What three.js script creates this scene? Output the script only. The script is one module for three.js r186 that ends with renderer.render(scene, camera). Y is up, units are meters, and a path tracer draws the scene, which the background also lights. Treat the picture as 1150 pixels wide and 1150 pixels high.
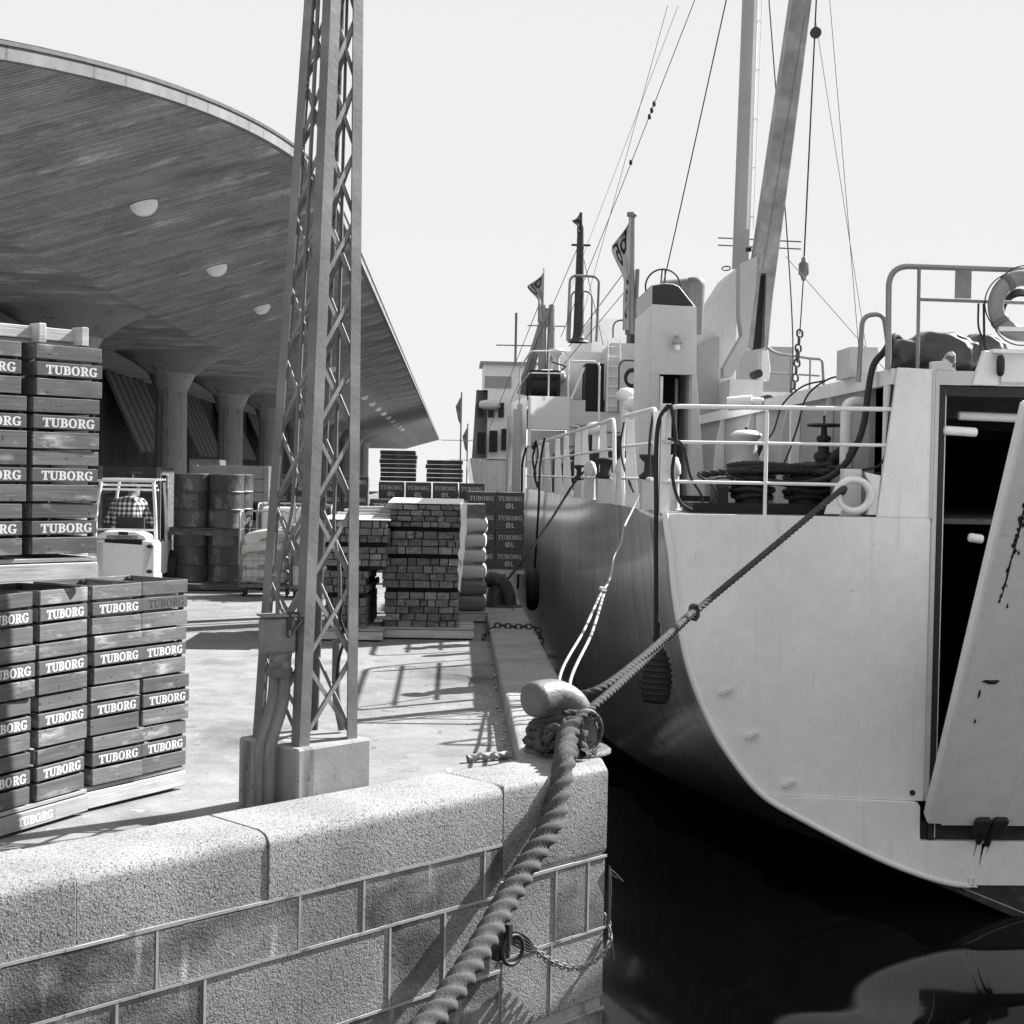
import * as THREE from 'three';
import { mergeGeometries, toCreasedNormals } from 'three/addons/utils/BufferGeometryUtils.js';
import { ConvexGeometry } from 'three/addons/geometries/ConvexGeometry.js';
import { MarchingCubes } from 'three/addons/objects/MarchingCubes.js';

// ---------------------------------------------------------------- camera, sky, sun, exposure
const scene = new THREE.Scene();
const R = THREE.MathUtils.degToRad;
const camera = new THREE.PerspectiveCamera(38.64, 1, 0.1, 1500);
camera.rotation.order = 'YXZ';
camera.position.set(0, 1.95, 0);
camera.rotation.set(R(-1.40), R(-2.27), R(1.1));
scene.add(camera);

const SKY = 0.305;
{
  const w = 256, h = 128, d = new Float32Array(w * h * 4);
  for (let j = 0; j < h; j++) for (let i = 0; i < w; i++) {
    const el = ((j + 0.5) / h - 0.5) * Math.PI;                 // row 0 is the bottom
    const up = Math.max(0, Math.sin(el));
    const v = SKY * (1.05 - 0.12 * up);                          // hazy white, a little deeper overhead
    const o = (j * w + i) * 4; d[o] = d[o + 1] = d[o + 2] = v; d[o + 3] = 1;
  }
  const t = new THREE.DataTexture(d, w, h, THREE.RGBAFormat, THREE.FloatType);
  t.mapping = THREE.EquirectangularReflectionMapping; t.magFilter = t.minFilter = THREE.LinearFilter; t.needsUpdate = true;
  scene.background = t; scene.environment = t;
}
const sun = new THREE.DirectionalLight(0xffffff, 5);
const SUN = new THREE.Vector3(0.83, 0.80, -0.565);
sun.position.copy(SUN.clone().multiplyScalar(80)).add(new THREE.Vector3(0, 0, -25));
sun.target.position.set(0, 0, -25); scene.add(sun, sun.target);
sun.castShadow = true; sun.shadow.mapSize.set(4096, 4096); sun.shadow.radius = 1;
Object.assign(sun.shadow.camera, { left: -60, right: 60, top: 60, bottom: -60, near: 1, far: 220 });

const renderer = new THREE.WebGLRenderer({ antialias: true });
renderer.toneMapping = THREE.LinearToneMapping;
renderer.toneMappingExposure = 2.8;
renderer.shadowMap.enabled = true;
renderer.setSize(1024, 1024);

// ---------------------------------------------------------------- helpers
let seed = 7;
const rnd = () => { seed = (seed * 1664525 + 1013904223) >>> 0; return seed / 4294967296; };
const rr = (a, b) => a + (b - a) * rnd();
const V = (x, y, d) => new THREE.Vector3(x, y, -d);               // d = metres along the quay, away from the camera
const clamp = (x, a = 0, b = 1) => Math.min(b, Math.max(a, x));
const lerp = (a, b, t) => a + (b - a) * t;
const sstep = (a, b, x) => { const t = clamp((x - a) / (b - a)); return t * t * (3 - 2 * t); };

// tileable value noise on [0,1)
function hash(x, y, s) { let h = (x * 374761393 + y * 668265263 + s * 2147483647) | 0; h = Math.imul(h ^ (h >>> 13), 1274126177); h ^= h >>> 16; return (h >>> 0) / 4294967296; }
function tn(u, v, fx, fy, s) {
  const x = u * fx, y = v * fy; let x0 = Math.floor(x), y0 = Math.floor(y); const a = x - x0, b = y - y0;
  const sa = a * a * (3 - 2 * a), sb = b * b * (3 - 2 * b);
  const m = (n, f) => ((n % f) + f) % f;
  const X0 = m(x0, fx), X1 = m(x0 + 1, fx), Y0 = m(y0, fy), Y1 = m(y0 + 1, fy);
  return lerp(lerp(hash(X0, Y0, s), hash(X1, Y0, s), sa), lerp(hash(X0, Y1, s), hash(X1, Y1, s), sa), sb);
}
function fb(u, v, fx, fy, s, oct = 4) { let a = 0, w = 0.5, t = 0; for (let i = 0; i < oct; i++) { a += w * tn(u, v, fx << i, fy << i, s + i * 17); t += w; w *= 0.55; } return a / t; }
// grey map from fn(u,v) -> 0..1 (display value); metres = size of one tile
function gtex(w, h, mx, my, fn, colour = true) {
  const d = new Uint8Array(w * h * 4);
  for (let j = 0; j < h; j++) for (let i = 0; i < w; i++) {
    const v = clamp(fn((i + 0.5) / w, (j + 0.5) / h)) * 255, o = (j * w + i) * 4; d[o] = d[o + 1] = d[o + 2] = v; d[o + 3] = 255;
  }
  const t = new THREE.DataTexture(d, w, h); t.wrapS = t.wrapT = THREE.RepeatWrapping; t.magFilter = THREE.LinearFilter; t.minFilter = THREE.LinearMipmapLinearFilter;
  t.generateMipmaps = true; t.anisotropy = 8; t.repeat.set(1 / mx, 1 / my); if (colour) t.colorSpace = THREE.SRGBColorSpace; t.needsUpdate = true; return t;
}
function canvasTex(w, h, draw) {
  const c = document.createElement('canvas'); c.width = w; c.height = h; const g = c.getContext('2d'); draw(g, w, h);
  const t = new THREE.CanvasTexture(c); t.colorSpace = THREE.SRGBColorSpace; t.anisotropy = 8; return t;
}
const grey = (v) => new THREE.Color().setRGB(v, v, v);             // linear base colour
function mat(v, o = {}) { return new THREE.MeshStandardMaterial({ color: grey(v), roughness: 0.8, ...o }); }

// uv in metres from the dominant face direction
function uvBox(g, ox = 0, oy = 0) {
  if (g.index) g = g.toNonIndexed();
  const p = g.attributes.position, n = p.count, uv = new Float32Array(n * 2);
  const a = new THREE.Vector3(), b = new THREE.Vector3(), c = new THREE.Vector3();
  for (let i = 0; i < n; i += 3) {
    a.fromBufferAttribute(p, i); b.fromBufferAttribute(p, i + 1); c.fromBufferAttribute(p, i + 2);
    b.sub(a); c.sub(a); b.cross(c); const x = Math.abs(b.x), y = Math.abs(b.y), z = Math.abs(b.z);
    for (let k = 0; k < 3; k++) {
      const X = p.getX(i + k), Y = p.getY(i + k), Z = p.getZ(i + k);
      let u, v; if (y >= x && y >= z) { u = X; v = Z; } else if (x >= z) { u = Z; v = Y; } else { u = X; v = Y; }
      uv[(i + k) * 2] = u + ox; uv[(i + k) * 2 + 1] = v + oy;
    }
  }
  g.setAttribute('uv', new THREE.BufferAttribute(uv, 2)); return g;
}
const strip = (g) => { g = g.index ? g.toNonIndexed() : g; for (const k of Object.keys(g.attributes)) if (!['position', 'normal', 'uv'].includes(k)) g.deleteAttribute(k); if (!g.attributes.uv) uvBox(g); if (!g.attributes.normal) g.computeVertexNormals(); return g; };
const merge = (list) => list.length === 1 ? strip(list[0]) : mergeGeometries(list.map(strip));
function box(w, h, d, x = 0, y = 0, z = 0) { const g = new THREE.BoxGeometry(w, h, d); g.translate(x, y, z); return uvBox(g); }
const cbCache = new Map();
function cbox(w, h, d, c = 0.006) {                                 // chamfered box, 44 triangles
  const key = [w, h, d, c].map((v) => v.toFixed(4)).join(); if (cbCache.has(key)) return cbCache.get(key).clone();
  const pts = []; for (const sx of [-1, 1]) for (const sy of [-1, 1]) for (const sz of [-1, 1]) {
    const X = sx * w / 2, Y = sy * h / 2, Z = sz * d / 2;
    pts.push(new THREE.Vector3(X - sx * c, Y - sy * c, Z), new THREE.Vector3(X - sx * c, Y, Z - sz * c), new THREE.Vector3(X, Y - sy * c, Z - sz * c));
  }
  const g = uvBox(new ConvexGeometry(pts)); cbCache.set(key, g); return g.clone();
}
function between(g, p, q) {                                        // g stands along +y, length 1, centred
  const dir = q.clone().sub(p), L = dir.length();
  g.scale(1, L, 1); const m = new THREE.Matrix4();
  const y = dir.clone().normalize(); let ref = Math.abs(y.y) > 0.98 ? new THREE.Vector3(1, 0, 0) : new THREE.Vector3(0, 1, 0);
  const x = ref.clone().cross(y).normalize(), z = x.clone().cross(y);
  m.makeBasis(x, y, z); m.setPosition(p.clone().add(q).multiplyScalar(0.5)); g.applyMatrix4(m); return g;
}
function bar(p, q, w, d = w) { return between(box(w, 1, d), p, q); }
function rod(p, q, r, seg = 8) { return between(new THREE.CylinderGeometry(r, r, 1, seg), p, q); }
function tube(pts, r, seg = 8, n = 0, closed = false) {
  const c = new THREE.CatmullRomCurve3(pts, closed, 'centripetal'); return new THREE.TubeGeometry(c, n || Math.max(4, pts.length * 6), r, seg, closed);
}
function poly(pts, r, seg = 8) {                                   // straight runs with small bends
  const cp = new THREE.CurvePath(); let last = pts[0];
  for (let i = 1; i < pts.length - 1; i++) {
    const a = pts[i - 1], b = pts[i], c = pts[i + 1]; const br = Math.min(0.2, a.distanceTo(b) * 0.45, b.distanceTo(c) * 0.45);
    const p = b.clone().add(a.clone().sub(b).setLength(br)), q = b.clone().add(c.clone().sub(b).setLength(br));
    cp.add(new THREE.LineCurve3(last, p)); cp.add(new THREE.QuadraticBezierCurve3(p, b, q)); last = q;
  }
  cp.add(new THREE.LineCurve3(last, pts[pts.length - 1]));
  return new THREE.TubeGeometry(cp, Math.min(480, Math.max((pts.length - 1) * 12, Math.ceil(cp.getLength() / 0.035))), r, seg);
}
function lathe(prof, seg = 24) { return new THREE.LatheGeometry(prof.map(([r, y]) => new THREE.Vector2(r, y)), seg); }
function plate(pts, depth, bevel = 0.004) {                        // outline in x,y; thickness along z, front face at z = 0
  const s = new THREE.Shape(pts.map(([x, y]) => new THREE.Vector2(x, y)));
  const g = new THREE.ExtrudeGeometry(s, { depth: depth - 2 * bevel, bevelEnabled: bevel > 0, bevelSize: bevel, bevelOffset: -bevel, bevelThickness: bevel, bevelSegments: 1, curveSegments: 6 });
  g.translate(0, 0, -depth + bevel); return uvBox(g);
}
// three-strand laid rope along a curve
function rope(pts, rad, pitch = 0, seg = 24, tension = 'centripetal') {
  const curve = new THREE.CatmullRomCurve3(pts, false, tension, 0.5); const L = curve.getLength(); pitch = pitch || rad * 7;
  const n = Math.min(1400, Math.ceil(L / (pitch / 16))); const fr = curve.computeFrenetFrames(n, false);
  const pos = [], uv = [], idx = []; const rs = rad * 0.525, rc = rad * 0.475;
  const P = new THREE.Vector3(), q = new THREE.Vector3();
  for (let i = 0; i <= n; i++) {
    curve.getPointAt(i / n, P); const tw = (i / n) * L / pitch * Math.PI * 2;
    for (let j = 0; j <= seg; j++) {
      const th = j / seg * Math.PI * 2; let best = 0;
      for (let k = 0; k < 3; k++) { const d = th - tw - k * 2.0944; const cd = rc * Math.cos(d), s2 = rs * rs - (rc * Math.sin(d)) ** 2; if (s2 > 0) best = Math.max(best, cd + Math.sqrt(s2)); }
      q.copy(P).addScaledVector(fr.normals[i], Math.cos(th) * best).addScaledVector(fr.binormals[i], Math.sin(th) * best);
      pos.push(q.x, q.y, q.z); uv.push(i / n * L, (th - tw) / 6.283 * rad * 6);
    }
  }
  for (let i = 0; i < n; i++) for (let j = 0; j < seg; j++) { const a = i * (seg + 1) + j, b = a + seg + 1; idx.push(a, a + 1, b, b, a + 1, b + 1); }
  const g = new THREE.BufferGeometry(); g.setAttribute('position', new THREE.Float32BufferAttribute(pos, 3)); g.setAttribute('uv', new THREE.Float32BufferAttribute(uv, 2)); g.setIndex(idx); g.computeVertexNormals(); return g;
}
const used = new Map();
function numbered(name) { const k = used.get(name) || 0; used.set(name, k + 1); return k ? `${name}_${String(k).padStart(3, '0')}` : name; }
function part(name, geo, m, parent) {
  const o = new THREE.Mesh(Array.isArray(geo) ? merge(geo) : geo, m); o.name = name; o.castShadow = o.receiveShadow = true; parent.add(o); return o;
}
function tag(o, label, category, group) { o.userData.label = label; o.userData.category = category; if (group) o.userData.group = group; return o; }
function thing(name, label, category, pos = new THREE.Vector3(), turn = 0, group) {
  const o = new THREE.Group(); o.name = numbered(name); o.position.copy(pos); o.rotation.y = turn; scene.add(o); return tag(o, label, category, group);
}
function single(name, geo, m, label, category, group) { return tag(part(numbered(name), geo, m, scene), label, category, group); }
function struct(name, geo, m) { const o = part(numbered(name), geo, m, scene); o.userData.kind = 'structure'; return o; }

// ---------------------------------------------------------------- textures and materials
const T = {};
T.ground = gtex(1024, 1024, 7, 7, (u, v) => {
  let g = 0.66 + 0.16 * (fb(u, v, 4, 4, 1) - 0.5) + 0.12 * (fb(u, v, 24, 24, 5, 3) - 0.5) + 0.10 * (hash(u * 1024 | 0, v * 1024 | 0, 9) - 0.5);
  const st = fb(u, v, 7, 7, 31, 5); if (st > 0.6) g -= (st - 0.6) * 0.8;
  g += 0.10 * (fb(u, v, 60, 60, 77, 3) - 0.5);
  if (tn(u, v, 90, 90, 55) > 0.93) g -= 0.12; if (tn(u, v, 120, 120, 56) > 0.95) g += 0.14; return g;
});
T.groundB = gtex(512, 512, 1.3, 1.3, (u, v) => 0.5 * fb(u, v, 32, 32, 3, 3) + 0.5 * hash(u * 512 | 0, v * 512 | 0, 4), false);
const speck = (u, v, n, s) => { const a = tn(u, v, n, n, s), b = tn(u, v, n * 2, n * 2, s + 5); return 0.55 * a + 0.45 * b; };
T.granite = gtex(1024, 1024, 1.5, 1.5, (u, v) => {
  const a = speck(u, v, 250, 3), c = tn(u, v, 260, 260, 61); let g = 0.7 + 0.26 * (a - 0.5); if (c < 0.23) g -= 0.3; if (a > 0.74) g += 0.06;
  return g + 0.2 * (fb(u, v, 4, 4, 8, 5) - 0.5) + 0.14 * (hash(u * 1024 | 0, v * 1024 | 0, 5) - 0.5);
});
T.graniteDark = gtex(1024, 1024, 1.9, 1.1, (u, v) => {               // sooty weathered stone with paler runs
  const a = speck(u, v, 250, 13), c = tn(u, v, 260, 260, 62); let g = 0.47 + 0.28 * (a - 0.5) + 0.12 * (hash(u * 1024 | 0, v * 1024 | 0, 5) - 0.5); if (c < 0.2) g -= 0.13;
  const p = fb(u, v, 4, 4, 21, 5); g += 0.9 * (p - 0.5); const run = fb(u, v, 22, 2, 41, 3); if (run > 0.62) g += (run - 0.62) * 1.1; return g;
});
T.graniteB = gtex(512, 512, 0.75, 0.75, (u, v) => speck(u, v, 85, 3) * 0.8 + 0.2 * fb(u, v, 10, 10, 9, 3), false);
T.boards = gtex(1024, 1024, 4, 4, (u, v) => {                        // board-marked concrete, boards run along u
  const nb = 52, b = v * nb, k = Math.floor(b), e = b - k, sg = Math.floor(u * 3 + hash(k, 1, 4) * 3) % 3; let g = 0.54 + 0.09 * (hash(k, 3 + sg, 1) - 0.5) + 0.12 * (fb(u, v, 64, 160, 3, 3) - 0.5) + 0.26 * (fb(u, v, 6, 6, 9, 6) - 0.5) + 0.07 * (fb(u, v, 60, 60, 19, 2) - 0.5);
  if (e < 0.16) g -= 0.24 * (0.3 + hash(k, 7, 2)); const ef = fb(u, v, 7, 9, 61, 6); if (ef > 0.66) g += (ef - 0.66) * 1.2; return g + 0.05 * (hash(u * 1024 | 0, v * 1024 | 0, 8) - 0.5);
});
T.boardsB = gtex(512, 512, 4, 4, (u, v) => { const b = v * 52, k = Math.floor(b), e = b - k; return (e < 0.12) ? 0.9 : 0.4 + 0.35 * (hash(k, 5, 5) - 0.5) + 0.2 * fb(u, v, 4, 90, 2, 2); }, false);
T.concrete = gtex(512, 512, 1.6, 1.6, (u, v) => { let g = 0.62 + 0.22 * (fb(u, v, 6, 4, 5, 5) - 0.5) + 0.1 * (hash(u * 512 | 0, v * 512 | 0, 2) - 0.5); const s = fb(u, v, 18, 2, 33, 3); if (s > 0.6) g -= (s - 0.6) * 1.0; if (tn(u, v, 60, 60, 4) > 0.92) g -= 0.12; return g; });
T.wood = gtex(512, 512, 0.9, 0.45, (u, v) => 0.62 + 0.34 * (fb(u, v, 5, 60, 3, 4) - 0.5) + 0.22 * (fb(u, v, 4, 6, 8, 4) - 0.5) + 0.08 * (hash(u * 512 | 0, v * 512 | 0, 6) - 0.5));
T.woodV = gtex(512, 512, 0.45, 0.9, (u, v) => 0.62 + 0.34 * (fb(u, v, 60, 5, 3, 4) - 0.5) + 0.22 * (fb(u, v, 6, 4, 8, 4) - 0.5));
T.crate = gtex(1024, 512, 2.3, 1.15, (u, v) => { let g = 0.6 + 0.22 * (fb(u, v, 8, 130, 3, 4) - 0.5) + 0.2 * (fb(u, v, 8, 8, 8, 5) - 0.5) + 0.07 * (hash(u * 1024 | 0, v * 512 | 0, 6) - 0.5); const w = fb(u, v, 14, 20, 43, 5); if (w > 0.6) g += (w - 0.6) * 1.5; if (tn(u, v, 40, 160, 47) > 0.9) g += 0.14; if (tn(u, v, 60, 60, 48) > 0.93) g -= 0.2; return g; });
T.woodPale = gtex(512, 512, 0.9, 0.45, (u, v) => 0.84 + 0.22 * (fb(u, v, 5, 60, 3, 4) - 0.5) + 0.2 * (fb(u, v, 4, 6, 8, 4) - 0.5) + 0.06 * (hash(u * 512 | 0, v * 512 | 0, 6) - 0.5));
T.endgrain = gtex(256, 256, 0.5, 0.5, (u, v) => 0.6 + 0.4 * (fb(u, v, 14, 20, 3, 4) - 0.5) + 0.15 * (hash(u * 256 | 0, v * 256 | 0, 6) - 0.5));
T.paint = gtex(1024, 1024, 3.2, 3.2, (u, v) => {                     // old white ship paint: mottled, thin runs, a few scrapes
  let g = 0.9 + 0.09 * (fb(u, v, 4, 4, 5, 5) - 0.5) + 0.06 * (hash(u * 1024 | 0, v * 1024 | 0, 2) - 0.5) + 0.05 * (fb(u, v, 40, 40, 71, 3) - 0.5);
  const s = fb(u, v, 48, 2, 33, 3); if (s > 0.68) g -= (s - 0.68) * 0.22; const sc = tn(u, v, 90, 30, 91); if (sc > 0.975) g -= 0.08; if (tn(u, v, 200, 200, 93) > 0.965) g -= 0.1; return g;
});
T.hull = gtex(1024, 1024, 6, 3.6, (u, v) => {                        // shell plating with many vertical runs and scuffs
  let g = 0.83 + 0.12 * (fb(u, v, 5, 3, 5, 5) - 0.5) + 0.04 * (hash(u * 1024 | 0, v * 1024 | 0, 2) - 0.5);
  const s = fb(u, v, 40, 1, 33, 3), s2 = fb(u, v, 3, 5, 38, 4); g += (s - 0.5) * 0.22 * (0.4 + s2); const t = fb(u, v, 30, 4, 36, 4); if (t > 0.66) g -= (t - 0.66) * 1.2; if (tn(u, v, 14, 60, 92) > 0.96) g -= 0.16; if (tn(u, v, 46, 10, 95) > 0.95) g += 0.15; return g;
});
T.chip = gtex(512, 512, 1.4, 1.4, (u, v) => { let g = 0.86 + 0.08 * (fb(u, v, 6, 6, 4, 4) - 0.5); const r = fb(u, v, 9, 9, 44, 5); if (r > 0.68) g = 0.25 + 0.3 * hash(u * 512 | 0, v * 512 | 0, 2); return g; });
T.steel = gtex(512, 512, 1.1, 1.1, (u, v) => 0.62 + 0.3 * (fb(u, v, 6, 6, 4, 5) - 0.5) + 0.12 * (hash(u * 512 | 0, v * 512 | 0, 6) - 0.5));
T.rust = gtex(512, 512, 0.7, 0.7, (u, v) => { let g = 0.5 + 0.5 * (fb(u, v, 6, 6, 4, 5) - 0.5) + 0.2 * (hash(u * 512 | 0, v * 512 | 0, 6) - 0.5); if (fb(u, v, 12, 12, 81, 4) > 0.62) g += 0.2; return g; });
T.fibre = gtex(256, 256, 0.12, 0.12, (u, v) => 0.62 + 0.5 * (fb(u, v, 6, 40, 3, 3) - 0.5) + 0.25 * (hash(u * 256 | 0, v * 256 | 0, 6) - 0.5));
T.noiseB = gtex(256, 256, 0.4, 0.4, (u, v) => fb(u, v, 16, 16, 3, 4), false);

const M = {
  ground: mat(0.5, { map: T.ground, bumpMap: T.groundB, bumpScale: 0.004, roughness: 0.95 }),
  granite: mat(0.54, { map: T.granite, bumpMap: T.graniteB, bumpScale: 0.003, roughness: 0.95 }),
  granite2: mat(0.44, { map: T.granite, bumpMap: T.graniteB, bumpScale: 0.003, roughness: 0.95 }),
  graniteDark: mat(0.52, { map: T.graniteDark, bumpMap: T.graniteB, bumpScale: 0.003, roughness: 0.95 }),
  mortar: mat(0.95, { map: T.concrete, roughness: 1 }),
  soffit: mat(1.0, { map: T.boards, bumpMap: T.boardsB, bumpScale: 0.008, roughness: 0.95 }),
  concrete: mat(0.75, { map: T.concrete, bumpMap: T.noiseB, bumpScale: 0.0008, roughness: 0.95 }),
  concreteDark: mat(0.32, { map: T.concrete, bumpMap: T.noiseB, bumpScale: 0.003, roughness: 0.95 }),
  paint: mat(0.97, { map: T.paint, roughness: 0.5 }),
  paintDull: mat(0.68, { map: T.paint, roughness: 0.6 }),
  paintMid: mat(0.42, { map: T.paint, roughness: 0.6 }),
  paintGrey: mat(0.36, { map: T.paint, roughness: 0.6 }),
  hull: new THREE.MeshPhysicalMaterial({ color: grey(0.85), map: T.hull, roughness: 0.35, clearcoat: 0.9, clearcoatRoughness: 0.13 }),
  chip: mat(0.75, { map: T.chip, roughness: 0.6 }),
  dark: mat(0.03, { map: T.steel, roughness: 0.7 }),
  black: mat(0.012, { roughness: 0.8 }),
  darkSteel: mat(0.09, { map: T.rust, roughness: 0.6 }),
  steel: mat(0.34, { map: T.steel, roughness: 0.6 }),
  steelLight: mat(0.62, { map: T.steel, roughness: 0.55 }),
  galv: mat(0.75, { map: T.steel, roughness: 0.5 }),
  tower: mat(0.44, { map: T.steel, bumpMap: T.noiseB, bumpScale: 0.001, roughness: 0.65 }),
  iron: mat(0.26, { map: T.steel, bumpMap: T.noiseB, bumpScale: 0.004, roughness: 0.55 }),
  drum: mat(0.2, { map: T.rust, roughness: 0.55 }),
  rope: mat(0.15, { map: T.fibre, bumpMap: T.fibre, bumpScale: 0.0006, roughness: 0.95 }),
  ropeDark: mat(0.08, { map: T.fibre, bumpMap: T.fibre, bumpScale: 0.0006, roughness: 0.95 }),
  ropeWhite: mat(0.9, { map: T.fibre, roughness: 0.9 }),
  rubber: mat(0.02, { roughness: 0.75 }),
  canvas: mat(0.8, { roughness: 0.9 }),
};
// ---------------------------------------------------------------- setting: water, ground, quay wall
const WATER = -2.03;
{
  const nx = 190, nd = 240, x0 = -7, x1 = 14, d0 = -2, d1 = 34, pos = [], idx = [];
  for (let j = 0; j <= nd; j++) for (let i = 0; i <= nx; i++) {
    const x = lerp(x0, x1, i / nx), d = lerp(d0, d1, j / nd);
    const e = Math.min(1, Math.min(i, nx - i, j, nd - j) / 8);
    const y = 0.011 * Math.sin(x * 1.7 + d * 0.9 + 1.3 * Math.sin(d * 0.7)) + 0.008 * Math.sin(x * -1.1 + d * 2.3 + Math.sin(x * 1.9)) + 0.0045 * Math.sin(x * 3.7 + d * 3.1 + 2 * Math.sin(x * 0.8 + d * 0.5)) + 0.003 * Math.sin(d * 5.1 - x * 2.2);
    pos.push(x, y * e, -d);
  }
  for (let j = 0; j < nd; j++) for (let i = 0; i < nx; i++) { const a = j * (nx + 1) + i, b = a + nx + 1; idx.push(a, a + 1, b, a + 1, b + 1, b); }
  const near = new THREE.BufferGeometry(); near.setAttribute('position', new THREE.Float32BufferAttribute(pos, 3)); near.setIndex(idx); near.computeVertexNormals();
  const rects = [[-500, x0, -500, 500], [x1, 500, -500, 500], [x0, x1, -500, d0], [x0, x1, d1, 500]];
  const far = rects.map(([a, b, c, e]) => { const g = new THREE.PlaneGeometry(b - a, e - c); g.rotateX(-Math.PI / 2); g.translate((a + b) / 2, 0, -(c + e) / 2); return g; });
  const g = merge([near, ...far]); g.translate(0, WATER, 0);
  struct('water', g, new THREE.MeshPhysicalMaterial({ color: grey(0.006), roughness: 0.04, ior: 1.36 }));
}
const P0 = [1.0, 9.14], WX = 0.721, WD = 0.692;                      // quay corner; wall runs left and towards the camera
const onWall = (u, y, out = 0) => V(P0[0] - WX * u + WD * out, y, P0[1] - WD * u - WX * out);
const WALLTURN = Math.atan2(WD, WX), CW = 0.55, KIN = 0.45;
{
  const s = new THREE.Shape(); const q = (u) => [P0[0] - WX * u - WD * 0.5, P0[1] - WD * u + WX * 0.5];
  const pts = [[KIN + 0.05, 420], [KIN + 0.05, 9.42], q(0.4), q(90), [-420, -50], [-420, 420]];
  pts.forEach(([x, d], i) => i ? s.lineTo(x, d) : s.moveTo(x, d));
  const g = new THREE.ShapeGeometry(s); g.rotateX(-Math.PI / 2);
  struct('quay_ground', uvBox(g), M.ground);
}
{
  // the quay the picture was taken from
  const g = box(60, 3.2, 40, 8, -1.3, 20.6); struct('near_quay', g, M.ground);
}
const copingProfile = (lo, hi, r, ri) => {
  const s = new THREE.Shape(); s.moveTo(-CW, lo); s.lineTo(0, lo); s.lineTo(0, hi - r); s.quadraticCurveTo(-0.004, hi - 0.006, -r * 1.3, hi); s.lineTo(-CW + ri, hi); s.quadraticCurveTo(-CW, hi, -CW, hi - ri); s.lineTo(-CW, lo); return s;
};
function copingStone(len, lo = -0.21, hi = 0.14) {                  // length along -x
  const b = 0.004, g = new THREE.ExtrudeGeometry(copingProfile(lo, hi, 0.075, 0.04), { depth: len - 2 * b - 0.002, bevelEnabled: true, bevelSize: b, bevelOffset: -b, bevelThickness: b, bevelSegments: 1, curveSegments: 7 });
  g.translate(0, 0, b + 0.001); g.applyMatrix4(new THREE.Matrix4().makeBasis(new THREE.Vector3(0, 0, 1), new THREE.Vector3(0, 1, 0), new THREE.Vector3(-1, 0, 0)));
  return toCreasedNormals(uvBox(g, rr(0, 5), rr(0, 5)), 0.7);
}
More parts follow.
